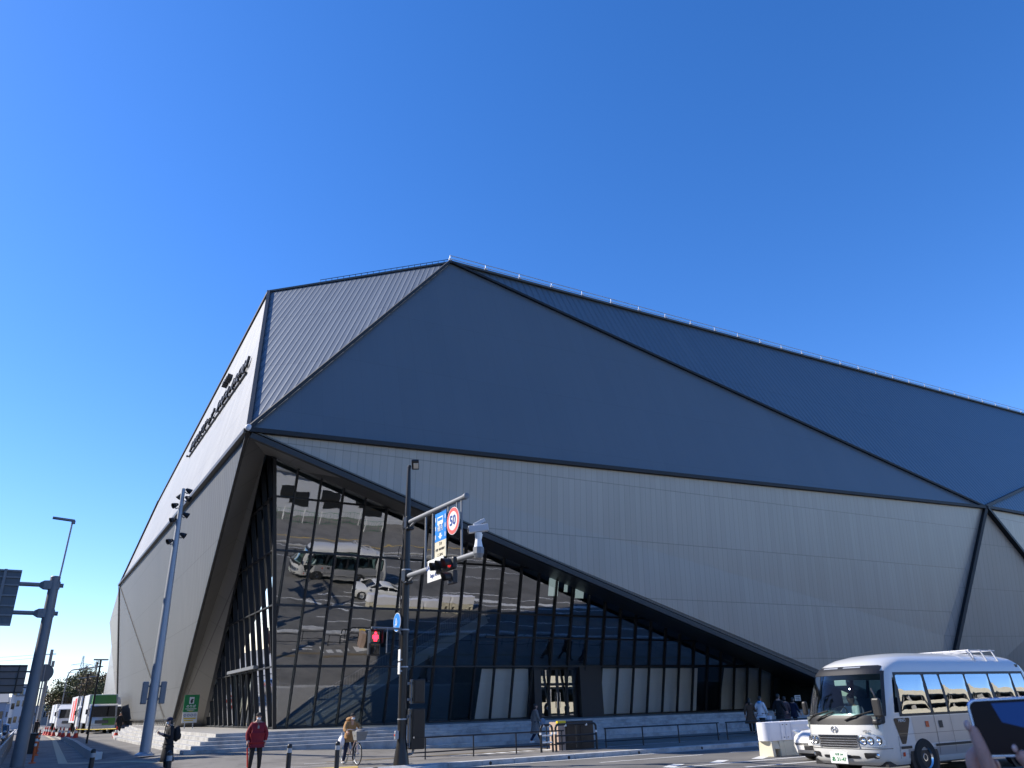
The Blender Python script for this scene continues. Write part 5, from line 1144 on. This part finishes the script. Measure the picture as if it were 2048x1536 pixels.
def person(label, loc, rz, h=1.66, pose=None, top=None, legs=None, hair='short', mask=False, coat=None, hem=.45, flare=.26, shoes='cl_black', group=None, parent=None, look=0, cap=None, scarf=None, bulk=1.0):
    s = h/1.72; J = dict(DEF); J.update(pose or {}); J = {k: Vector(v)*s for k, v in J.items()}
    t = thing('person', label, 'person', loc, rz, group)
    if parent: t.parent = parent
    def rad(n, k=1.0):
        r = RAD.get(n) or RAD.get(n[:-1]); return tuple(x*s*k for x in r) if isinstance(r, tuple) else r*s*k
    E_all = [('pelvis', 'spine'), ('spine', 'chest'), ('chest', 'neck'), ('neck', 'skull')]
    for n in 'lr': E_all += [(a if a in ('chest', 'pelvis') else a+n, c+n) for a, c in ARMS+LEGS] + [('an'+n, 'toe'+n)]
    vs, fs = skin_bake({k: (J[k], rad(k)) for k in J}, E_all, 'pelvis')
    b = MB(); b.add(vs, fs)
    c = J['skull']+Vector((0, -.005, .02))*s; Rz = Matrix.Rotation(look, 3, 'Z')
    P = lambda x, y, z: c + Rz @ (Vector((x, y, z))*s)
    b.ell(c, (.075*s, .095*s, .118*s), nu=18, nv=12, R=Rz)                                  # head
    b.add([P(-.014, -.09, -.015), P(.014, -.09, -.015), P(0, -.092, .03), P(0, -.118, -.012)], [(0, 3, 2), (1, 2, 3), (0, 1, 3)])
    for sg in (-1, 1): b.ell(P(sg*.076, .005, 0), (.01*s, .02*s, .03*s), nu=8, nv=6)
    b.ell(P(0, -.086, -.055), (.024*s, .008*s, .007*s), m=1, nu=8, nv=6)
    for sg in (-1, 1): b.ell(P(sg*.03, -.088, .02), (.013*s, .006*s, .007*s), m=2, nu=8, nv=6)
    for n, sg in (('l', 1), ('r', -1)):                                                    # hands: palm, four fingers, thumb
        w_ = J['wr'+n]; d = (w_-J['el'+n]).normalized(); side = d.cross(Vector((1, 0, 0)) if abs(d.x) < .8 else Vector((0, 1, 0))).normalized(); nn = d.cross(side)
        b.path([w_-d*.02*s, w_+d*.03*s, w_+d*.085*s], 0, 8, rs=[.026*s, .036*s, .034*s])
        for k in range(4):
            o_ = side*(k-1.5)*.019*s; p = w_+d*.08*s+o_; ln = (.034, .04, .037, .028)[k]*s
            b.path([p, p+d*ln+nn*.008*s*sg, p+d*ln*1.6+nn*.03*s*sg], 0, 6, rs=[.0095*s, .0085*s, .007*s])
        p = w_+d*.03*s+side*-.034*s; b.path([p, p+d*.035*s-side*.02*s, p+d*.062*s-side*.02*s+nn*.012*s*sg], 0, 6, rs=[.012*s, .010*s, .008*s])
    b.build('body', [M['skin'], M['sign_red'], M['ink']], t, smooth=True)
    if top:
        ks = ['pelvis', 'spine', 'chest', 'neck'] + [a+n for n in 'lr' for a in ('sh', 'el', 'wr')]
        nd = {k: (J[k], rad(k, 1.28*bulk if k != 'neck' else 1.2)) for k in ks}; nd['pelvis'] = (J['pelvis'], rad('pelvis', 1.4*bulk)); nd['hem'] = (J['pelvis']+Vector((0, 0, -.06*s)), rad('pelvis', 1.45*bulk))
        for n in 'lr': nd['wr'+n] = (J['wr'+n]+(J['el'+n]-J['wr'+n])*.12, rad('wr', 1.5*bulk)); nd['el'+n] = (J['el'+n], rad('el', 1.45*bulk*bulk)); nd['sh'+n] = (J['sh'+n], rad('sh', 1.2))
        nd['neck'] = (J['neck']+(J['chest']-J['neck'])*.3, rad('neck', 1.35))
        ed = [('hem', 'pelvis'), ('pelvis', 'spine'), ('spine', 'chest'), ('chest', 'neck')] + [(a if a == 'chest' else a+n, c_+n) for n in 'lr' for a, c_ in ARMS]
        v2, f2 = skin_bake(nd, ed, 'pelvis'); b = MB(); b.add(v2, f2); b.build('jacket', M[top], t, smooth=True)
    if legs:
        ks = ['pelvis'] + [a+n for n in 'lr' for a in ('hip', 'kn', 'an')]; nd = {k: (J[k], rad(k, 1.25)) for k in ks}
        for n in 'lr': nd['an'+n] = (J['an'+n]+Vector((0, 0, .02)), rad('an', 1.5)); nd['kn'+n] = (J['kn'+n], rad('kn', 1.35))
        nd['pelvis'] = (J['pelvis'], rad('pelvis', .85))
        ed = [(a if a == 'pelvis' else a+n, c_+n) for n in 'lr' for a, c_ in LEGS]; v2, f2 = skin_bake(nd, ed, 'pelvis'); b = MB(); b.add(v2, f2); b.build('trousers', M[legs], t, smooth=True)
    if coat:                                                                               # long coat hanging from the chest
        a, p = J['chest'], J['pelvis']; b = MB(); rings = []; nn = 22
        pr_ = [(a+Vector((0, 0, .08*s)), .12, .09), (a, .185, .13), ((a+p)/2, .165, .13), (p, .19, .15), (Vector((p.x, p.y+.01, (p.z+hem*s)/2)), (.19+flare)/2, (.15+flare*.85)/2), (Vector((p.x, p.y+.015, hem*s)), flare, flare*.85)]
        for q, rx, ry in pr_:
            zz = (p.z-q.z); f_ = max(0, zz)*.09
            rings.append([q+Vector((cos(2*pi*k/nn)*rx*s*(1+f_*(k % 2)), sin(2*pi*k/nn)*ry*s*(1+f_*(k % 2)), 0)) for k in range(nn)])
        b.loft(rings); b.build('coat', M[coat], t, smooth=True)
    for n in 'lr':
        b = MB(); b.ell((J['an'+n]*.45+J['toe'+n]*.55)+Vector((0, 0, .012)), (.048*s, .13*s, .05*s), nu=12, nv=8, R=Matrix.Rotation(atan2((J['toe'+n]-J['an'+n]).x, -(J['toe'+n]-J['an'+n]).y), 3, 'Z')); b.build('shoe', M[shoes], t, smooth=True)
    hb = MB()
    hb.ell(P(0, .012, .022), (.085*s, .1*s, .112*s), nu=18, nv=10, v1=pi*.52, R=Rz)
    hb.ell(P(0, .045, -.005), (.08*s, .065*s, .105*s), nu=16, nv=10, R=Rz)
    if hair == 'long': hb.path([P(0, .05, .0), P(0, .085, -.1), P(0, .09, -.2)], 0, 10, rs=[.08*s, .075*s, .045*s])
    if hair == 'bob': hb.ell(P(0, .035, -.05), (.092*s, .075*s, .1*s), R=Rz)
    hb.build('hair', M['hair'], t, smooth=True)
    if cap:
        b = MB(); b.ell(P(0, .005, .05), (.09*s, .108*s, .085*s), nu=18, nv=8, v1=pi*.55, R=Rz); b.ell(P(0, -.12, .045), (.07*s, .07*s, .012*s), R=Rz); b.build('cap', M[cap], t, smooth=True)
    if mask:
        b = MB(); b.ell(P(0, -.045, -.052), (.062*s, .06*s, .05*s), nu=16, nv=10, R=Rz); b.build('face_mask', M['mask'], t, smooth=True)
    if scarf:
        b = MB(); b.lathe(J['neck']+Vector((0, .01, -.03))*s, (0, 0, 1), [(.1*s, -.05*s), (.12*s, 0), (.1*s, .05*s), (.07*s, .06*s)], 16); b.build('scarf', M[scarf], t, smooth=True)
    t['J'] = 0; del t['J']
    return t, J
def facing(dx, dy): return atan2(dx, -dy)

# person in the long dark coat reading a phone
w0 = (4.0, 28.0, .02)
wom, Jw = person('person in a long black coat and backpack looking down at a phone', w0, facing(-1, -.15), 1.56, dict(elr=(-.23, -.02, 1.08), wrr=(-.1, -.3, 1.2), ell=(.23, -.02, 1.08), wrl=(.1, -.28, 1.17), skull=(0, -.06, 1.55), neck=(0, -.01, 1.46)), top='cl_black', legs='cl_black', hair='long', coat='cl_black', hem=.3, flare=.25, cap='cl_navy', mask=True)
Rw = Matrix.Rotation(facing(-1, -.15), 3, 'Z')
def on(base, R, p): return Vector(base) + R @ Vector(p)
ph_ = thing('phone', 'phone held up by the person in the long black coat', 'phone', on(w0, Rw, (0, -.39, 1.17)), facing(-1, -.15))
b = MB(); b.box((0, 0, 0), (.075, .01, .15), rot=Matrix.Rotation(-.7, 3, 'X')); pb2 = b.build('case', M['black_plastic'], ph_, bevel=.004); b = MB(); b.box((0, .006, .004), (.066, .002, .138), rot=Matrix.Rotation(-.7, 3, 'X')); b.build('screen', M['black_glass'], ph_)
bp_ = thing('backpack', 'black backpack on the back of the person in the long coat', 'backpack', on(w0, Rw, (0, .19, .86)), facing(-1, -.15))
b = MB(); b.ell((0, .02, .2), (.15, .11, .24)); b.build('bag', M['cl_black'], bp_, smooth=True); b = MB(); b.ell((0, .1, .12), (.11, .06, .11)); b.build('pocket', M['cl_black'], bp_, smooth=True); b = MB(); b.path([(-.1, -.08, .38), (-.12, -.3, .42), (-.12, -.32, .2)], .018, 6); b.build('strap', M['cl_black'], bp_)
# guard in the red jacket with a red baton
r0_ = tuple(G(507, 1546))
red, Jr = person('person in a dark red jacket, cap and white mask, black trousers, holding a red baton', r0_, facing(-.12, -1), 1.62, dict(elr=(-.28, .04, 1.1), wrr=(-.27, -.06, .87), ell=(.28, .04, 1.1), wrl=(.26, -.03, .86), anl=(.14, .02, .08), anr=(-.14, .02, .08), knl=(.13, -.02, .48), knr=(-.12, -.02, .48)), top='cl_red', legs='cl_black', cap='cl_black', mask=True, bulk=1.16)
bt = thing('baton', 'red traffic baton hanging from the hand of the person in the red jacket', 'baton', on(r0_, Matrix.Rotation(facing(-.12, -1), 3, 'Z'), (-.255, -.11, .72)))
b = MB(); b.path([(0, 0, .06), (0, 0, -.05)], .018, 10); b.build('handle', M['black_plastic'], bt); b = MB(); b.path([(0, 0, -.05), (.03, -.01, -.3), (.05, -.02, -.56)], 0, 10, rs=[.02, .024, .02]); b.build('light_tube', M['red'], bt)
b = MB(); b.bx(-.025, .025, -.01, .0, -.04, .04); o = b.build('id_pass', M['far_grey'], red, bevel=.004); o.location = (.0, -.19, 1.22)
b = MB(); b.tube((0, -.185, 1.26), (-.05, -.1, 1.42), .006, n=5); b.tube((0, -.185, 1.26), (.05, -.1, 1.42), .006, n=5); b.build('lanyard', M['ink'], red)
# cyclist standing astride a bicycle
bz0 = G(715, 1531) + V(-.03, .58, 0); bh = facing(.05, -1)
bi = thing('bicycle', 'pale city bicycle with a front basket, standing under its rider', 'bicycle', bz0, bh)
def ringt(b, c, r, w, n=28, ax=0):
    for k in range(n):
        a, d = 2*pi*k/n, 2*pi*(k+1)/n; b.tube((c[0], c[1]+r*cos(a), c[2]+r*sin(a)), (c[0], c[1]+r*cos(d), c[2]+r*sin(d)), w, n=6, cap=False)
for yy in (-.55, .55):
    b = MB(); ringt(b, (0, yy, .33), .315, .018); wv = b.build('wheel', M['rubber'], bi); b = MB(); ringt(b, (0, yy, .33), .29, .01)
    for k in range(14): a = 2*pi*k/14; b.tube((.02*(-1)**k, yy, .33), (0, yy+.29*cos(a), .33+.29*sin(a)), .0025, n=4)
    b.tube((-.05, yy, .33), (.05, yy, .33), .02); b.build('rim', M['galv'], wv)
fm = mat('bicycle_frame', (.5, .38, .36), .35, .3)
b = MB(); b.path([(0, -.42, .82), (0, .1, .3), (0, .25, .72)], .018, 8); b.path([(0, .12, .3), (0, .55, .33), (0, .24, .66)], .012, 8); b.path([(0, -.4, .95), (0, -.45, .72), (0, -.55, .33)], .017, 8); b.build('frame', fm, bi, smooth=True)
b = MB(); b.path([(-.28, -.2, 1.0), (-.24, -.33, 1.04), (0, -.4, 1.0), (.24, -.33, 1.04), (.28, -.2, 1.0)], .013, 8); b.build('handlebar', M['chrome'], bi)
b = MB(); b.ell((0, .27, .78), (.1, .14, .045)); b.tube((0, .25, .6), (0, .26, .78), .014); b.build('saddle', M['black_plastic'], bi)
b = MB(); b.loft([[(-.15, -.78, .72), (.15, -.78, .72), (.15, -.52, .72), (-.15, -.52, .72)], [(-.2, -.85, .98), (.2, -.85, .98), (.2, -.48, .98), (-.2, -.48, .98)]]); b.build('basket', M['far_grey'], bi, bevel=.01)
b = MB(); b.tube((-.12, .1, .3), (.12, .1, .3), .012); b.bx(-.17, -.1, .2, .3, .2, .22); b.bx(.1, .17, -.12, -.02, .38, .4); b.build('pedal', M['black_plastic'], bi)
b = MB(); ringt(b, (0, .55, .33), .35, .012, 14); b.build('mudguard', M['galv'], bi)
p0_ = bz0 + Matrix.Rotation(bh, 3, 'Z') @ Vector((0, .16, 0))
cyc, Jc = person('person in a tan jacket, black knit cap and white mask astride a bicycle', tuple(p0_), bh, 1.55, dict(spine=(0, -.04, 1.12), chest=(0, -.1, 1.29), neck=(0, -.14, 1.44), skull=(0, -.2, 1.54), shl=(.19, -.1, 1.36), shr=(-.19, -.1, 1.36), ell=(.32, -.26, 1.14), wrl=(.29, -.42, 1.07), elr=(-.32, -.26, 1.14), wrr=(-.29, -.42, 1.07), hipl=(.1, 0, .88), hipr=(-.1, 0, .88), knr=(-.17, -.08, .48), anr=(-.2, .03, .08), toer=(-.22, -.13, .035), knl=(.15, -.12, .52), anl=(.17, -.02, .1), toel=(.19, -.17, .05)), top='cl_tan', legs='cl_navy', cap='cl_black', mask=True, shoes='far_grey', bulk=1.1)
b = MB(); b.ell((0, 0, 0), (.16, .16, .08)); o = b.build('hood', M['cl_tan'], cyc, smooth=True); o.location = (0, -.02, 1.33)
wbg = thing('shopping_bag', 'white plastic bag hanging at the right side of the cyclist', 'bag', tuple(p0_ + Matrix.Rotation(bh, 3, 'Z') @ Vector((-.3, -.05, .68))), bh); b = MB(); b.ell((0, 0, 0), (.1, .14, .18)); b.build('bag', M['bag_white'], wbg, smooth=True); b = MB(); b.path([(0, -.05, .16), (0, 0, .26), (0, .05, .16)], .008, 5); b.build('handle', M['bag_white'], wbg)
pk = thing('basket_bag', 'pale grey bag sitting in the bicycle basket', 'bag', tuple(bz0 + Matrix.Rotation(bh, 3, 'Z') @ Vector((0, -.66, .86))), bh); b = MB(); b.ell((0, 0, 0.04), (.2, .17, .15)); b.build('bag', M['cl_grey'], pk, smooth=True); b = MB(); b.path([(-.06, 0, .17), (0, 0, .25), (.06, 0, .17)], .008, 5); b.build('handle', M['cl_grey'], pk)
# walkers along the pavement
WALK = dict(knl=(.1, -.14, .5), anl=(.1, -.28, .1), toel=(.11, -.45, .09), knr=(-.1, .06, .48), anr=(-.1, .3, .12), toer=(-.1, .2, .04), ell=(.26, .1, 1.12), wrl=(.26, .08, .88), elr=(-.26, -.04, 1.1), wrr=(-.25, -.2, .92))
g_ = G(1060, 1487)
wk, _ = person('person in a loose grey coat walking past the steps with a bag', (g_.x, 31.6, 0), facing(.95, -.2), 1.66, WALK, top='cl_grey', legs='cl_navy', hair='bob', coat='cl_grey', hem=.42, flare=.3, shoes='reflect')
wb2 = thing('shoulder_bag', 'blue grey shoulder bag carried by the person in the loose grey coat', 'bag', (g_.x+.22, 31.35, .78)); b = MB(); b.ell((0, 0, .1), (.15, .07, .17)); b.build('bag', mat('bluegrey_cloth', (.2, .26, .34), .8), wb2, smooth=True); b = MB(); b.path([(-.1, 0, .2), (-.12, .1, .6), (.02, .1, .58), (.1, 0, .2)], .012, 5); b.build('strap', M['cl_navy'], wb2)
q = GY(1508, 1479, 28.6)
person('person in a long brown coat seen from behind, nearest the white barrier', (q.x, 28.6, 0), facing(.8, .6), 1.62, WALK, top='cl_brown', legs='cl_black', hair='long', coat='cl_brown', hem=.52, flare=.34)
q = GY(1530, 1479, 28.2); w1 = (q.x, 28.2, 0); a1 = facing(1, .1)
person('person in a white jacket with a pale blue scarf, carrying a white paper bag', w1, a1, 1.7, WALK, top='cl_white', legs='cl_black', scarf='cl_blue')
wp = thing('paper_bag', 'white paper bag hanging from the hand of the person in the white jacket', 'bag', on(w1, Matrix.Rotation(a1, 3, 'Z'), (-.25, -.26, .48)), a1+.3); b = MB(); b.loft([[(-.06, -.14, 0), (.06, -.14, 0), (.06, .14, 0), (-.06, .14, 0)], [(-.07, -.15, .32), (.07, -.15, .32), (.07, .15, .32), (-.07, .15, .32)]]); b.build('bag', M['bag_white'], wp); b = MB(); b.path([(0, -.08, .32), (0, 0, .42), (0, .08, .32)], .006, 5); b.build('handle', M['bag_white'], wp)
q = GY(1568, 1479, 28.4); person('tall person dressed all in black walking behind the white barrier', (q.x, 28.4, 0), facing(1, 0), 1.78, WALK, top='cl_black', legs='cl_black', coat='cl_black', hem=.6, flare=.22)
q = GY(1580, 1479, 29.0); person('person in a mauve brown coat walking beside the one all in black', (q.x, 29.0, 0), facing(1, .2), 1.66, WALK, top='cl_mauve', legs='cl_navy', hair='bob', coat='cl_mauve', hem=.6, flare=.24)
q = GY(1597, 1479, 28.6); person('person in a dark blue jacket half hidden by the minibus mirror', (q.x, 28.6, 0), facing(1, -.1), 1.6, WALK, top='cl_navy', legs='cl_black', hair='bob')
sg_ = thing('small_sign', 'small white sign on the dark wall above the blue jacket, left of the minibus', 'sign', GY(1595, 1396, 33.0)); b = MB(); b.bx(-.24, .24, -.02, .02, -.15, .15); b.build('panel', M['reflect'], sg_); b = MB(); b.bx(-.2, .2, -.025, -.021, .04, .09); b.bx(-.2, .16, -.025, -.021, -.04, 0); b.bx(-.2, .2, -.025, -.021, -.12, -.08); b.build('text_line', M['ink'], sg_)
# far walkers on the left pavement
q = GY(68, 1475, 95); person('distant person in black walking along the left pavement', (q.x, 95, 0), facing(0, 1), 1.7, WALK, top='cl_black', legs='cl_black')
q = GY(236, 1465, 77); person('distant person in dark clothes by the pale plaza wall', (q.x, 77, .3), facing(0, -1), 1.7, None, top='cl_black', legs='cl_black')
# the driver
dv, _ = person('driver in a pale shirt seated behind the minibus windshield', (17.5, 13.18, RZ+.08), -pi/2, 1.7, dict(hipl=(.1, 0, .92), hipr=(-.1, 0, .92), knl=(.12, -.42, .95), knr=(-.12, -.42, .95), anl=(.12, -.5, .55), anr=(-.12, -.5, .55), toel=(.12, -.65, .5), toer=(-.12, -.65, .5), ell=(.27, -.2, 1.14), wrl=(.16, -.48, 1.2), elr=(-.27, -.2, 1.14), wrr=(-.16, -.48, 1.2)), top='cl_white', legs='cl_navy')

# ------------------------------------------------------------------ photographer's hand and phone, close on the right
pc = GY(2030, 1452, .62); dist = (pc-CAM).length
# phone frame directions: seen from the camera, level in the picture
fwd = (pc-CAM).normalized(); rr_ = fwd.cross(Vector((0, 0, 1))).normalized(); uu = rr_.cross(fwd)
px_m = F_PX/((pc-CAM).dot(fw))
ht = .0735; wd_ = .150
c_ph = pc + rr_*(wd_/2-(2030-1955)/px_m) 
rl = Matrix.Rotation(-.03, 3, fwd); rr2 = rl @ rr_; uu2 = rl @ uu
phb = thing('phone', 'phone held sideways with a dark screen, close at the right edge of the picture', 'phone', c_ph)
def PHP(u, v, n): return rr2*u + uu2*v + fwd*n          # offset from the phone centre
def rrect(w, h, r, n=6):
    o = []
    for (cx, cy, a0) in ((w-r, h-r, 0), (-w+r, h-r, pi/2), (-w+r, -h+r, pi), (w-r, -h+r, 3*pi/2)):
        for k in range(n+1): a = a0+pi/2*k/n; o.append((cx+r*cos(a), cy+r*sin(a)))
    return o
b = MB(); prof = rrect(wd_/2, ht/2, .0115); b.loft([[PHP(x*k, y*(1-(1-k)*2), n) for x, y in prof] for k, n in ((.985, -.0042), (1, -.0028), (1, .0032), (.985, .0044))]); b.build('case', M['phone_frame'], phb, smooth=True)
b = MB(); prof = rrect(wd_/2-.003, ht/2-.003, .0095); b.poly([PHP(x, y, -.0046) for x, y in prof]); b.build('screen', M['phone_glass'], phb)
b = MB(); b.poly([PHP(x, y, -.0049) for x, y in ((-.045, .03), (.045, .03), (.045, -.004), (-.002, -.0055), (-.038, .006))]); b.build('screen_picture', mat('screen_picture', (.002, .004, .012), .2, var=0, spec=.05, emit=(.006, .03, .16), es=.45), phb)
b = MB(); b.bx(-.001, .001, -.001, .001, -.001, .001); b = MB()
for uo in (-.02, -.004): b.lathe(PHP(.05+uo, .018, .0044), fwd, [(.007, 0), (.006, .002), (0, .002)], 12)
b.build('rear_camera', M['black_glass'], phb)
# the hand: fingers closed on the short end of the phone
ha = thing('person', 'hand and sleeve of a bystander holding the sideways phone at the right edge', 'person', c_ph)
L0 = -wd_/2
nodes = dict(wrist=(PHP(L0+.052, -.155, .012), .026), palm=(PHP(L0+.035, -.105, .016), (.032, .02)), k2=(PHP(L0+.010, -.075, .008), .0105), k3=(PHP(L0-.010, -.070, .016), .0105), k4=(PHP(L0-.016, -.085, .026), .0098), k1=(PHP(L0+.06, -.078, .0), .013),
    i1=(PHP(L0+.0065, -.047, -.0035), .0098), i2=(PHP(L0+.0035, -.022, -.0085), .0090), i3=(PHP(L0-.001, .004, -.005), .0066),
    m1=(PHP(L0-.0125, -.036, .012), .0100), m2=(PHP(L0+.004, -.026, .022), .0090), m3=(PHP(L0+.022, -.026, .020), .0075),
    r1=(PHP(L0-.015, -.055, .026), .0095), r2=(PHP(L0+.004, -.048, .034), .0085), r3=(PHP(L0+.02, -.046, .03), .0072),
    t1=(PHP(L0+.062, -.056, -.006), .0115), t2=(PHP(L0+.052, -.0385, -.012), .0098), t3=(PHP(L0+.043, -.030, -.012), .0078),
    p1=(PHP(L0-.008, -.075, .034), .0082), p2=(PHP(L0+.008, -.068, .04), .0074), p3=(PHP(L0+.02, -.064, .036), .0062), fore=(PHP(L0+.085, -.24, -.0), .033))
ed = [('fore', 'wrist'), ('wrist', 'palm'), ('palm', 'k2'), ('palm', 'k3'), ('palm', 'k4'), ('palm', 'k1'), ('k2', 'i1'), ('i1', 'i2'), ('i2', 'i3'), ('k3', 'm1'), ('m1', 'm2'), ('m2', 'm3'), ('k4', 'r1'), ('r1', 'r2'), ('r2', 'r3'), ('k1', 't1'), ('t1', 't2'), ('t2', 't3'), ('k4', 'p1'), ('p1', 'p2'), ('p2', 'p3')]
v2, f2 = skin_bake(nodes, ed, 'palm', 3); b = MB(); b.add(v2, f2); b.build('body', M['hand_skin'], ha, smooth=True)
b = MB(); b.ell(nodes['i3'][0]-fwd*.006+rr2*-.004, (.0045, .004, .007)); nl_ = mat('nail', (.7, .42, .36), .3); b.build('fingernail', nl_, ha, smooth=True); b = MB(); b.ell(nodes['t3'][0]-fwd*.006+uu2*.004, (.005, .003, .005)); b.build('fingernail', nl_, ha, smooth=True)
e0 = nodes['fore'][0]; e1 = PHP(L0+.24, -.48, -.06); e2 = PHP(L0+.45, -.22, -.35)
b = MB(); b.path([e0-(e1-e0)*.08, (e0+e1)/2, e1, e2], 0, 16, rs=[.042, .05, .058, .075]); b.build('sleeve', M['cl_navy'], ha, smooth=True)

# ------------------------------------------------------------------ across the street, behind the camera (seen in the glass)
pg = thing('parking_garage', 'beige parking deck across the street, seen reflected in the minibus windows', 'building', (160, -34, 0), pi)
b = MB()
for zz in (.3, 4.2, 8.1, 12.0): b.bx(0, 150, 0, .25, zz+.0, zz+1.6, 0)
for zz in (-.05, 3.9, 7.8, 11.7): b.bx(0, 150, .3, 28, zz, zz+.3, 1)  # slabs and rear wall coloured dark to stand in for shade between decks
b.bx(0, 150, 12, 12.3, 0, 12, 1)
b.build('parapet', [M['beige'], M['interior']], pg)
for k in range(19): b = MB(); b.bx(8*k, 8*k+.5, .3, .9, 0, 11.7); b.build('column', M['concrete'], pg)
fn = thing('mesh_fence', 'green mesh fence with white posts across the street', 'fence', (-3, -3.6, 0))
b = MB()
for k in range(90): b.tube((k*.35, 0, .05), (k*.35, 0, 1.15), .014, n=4)
for zz in (.1, .6, 1.15): b.tube((0, 0, zz), (31.5, 0, zz), .02, n=5)
b.build('mesh', M['fence_green'], fn)
for k in range(16): b = MB(); b.tube((2.1*k, 0, 0), (2.1*k, 0, 1.35), .05, n=8); b.build('post', M['reflect'], fn)
sh = thing('building', 'pale low building behind the green mesh fence across the street', 'building', (27, -10, 0))
b = MB(); b.bx(-10, 12, -4, 3.5, 0, 4.2); b.build('wall', M['far_white'], sh); b = MB(); b.bx(-10.3, 12.3, -4.3, 3.8, 4.2, 4.5); b.build('roof', M['far_grey'], sh)
for k in range(5): b = MB(); b.bx(-8+4*k, -6+4*k, 3.5, 3.56, 1, 2.8); b.build('window', M['black_glass'], sh)
# tall block across the left road, beyond the picture's edge: it shades the left pavement
tb = thing('building', 'tall office block across the left road, outside the left edge, shading the pavement', 'building', (-30, 50, 0))
b = MB(); b.bx(-12, 11.8, -45, 45, 0, 20.5); b.build('wall', M['far_grey'], tb); b = MB(); b.bx(-12.2, 12, -45.2, 45.2, 20.5, 20.9); b.build('roof', M['concrete'], tb)
for r in range(5):
    b = MB(); b.bx(11.8, 11.86, -44, 44, 1.5+3.8*r, 3.4+3.8*r); b.build('window', M['black_glass'], tb)
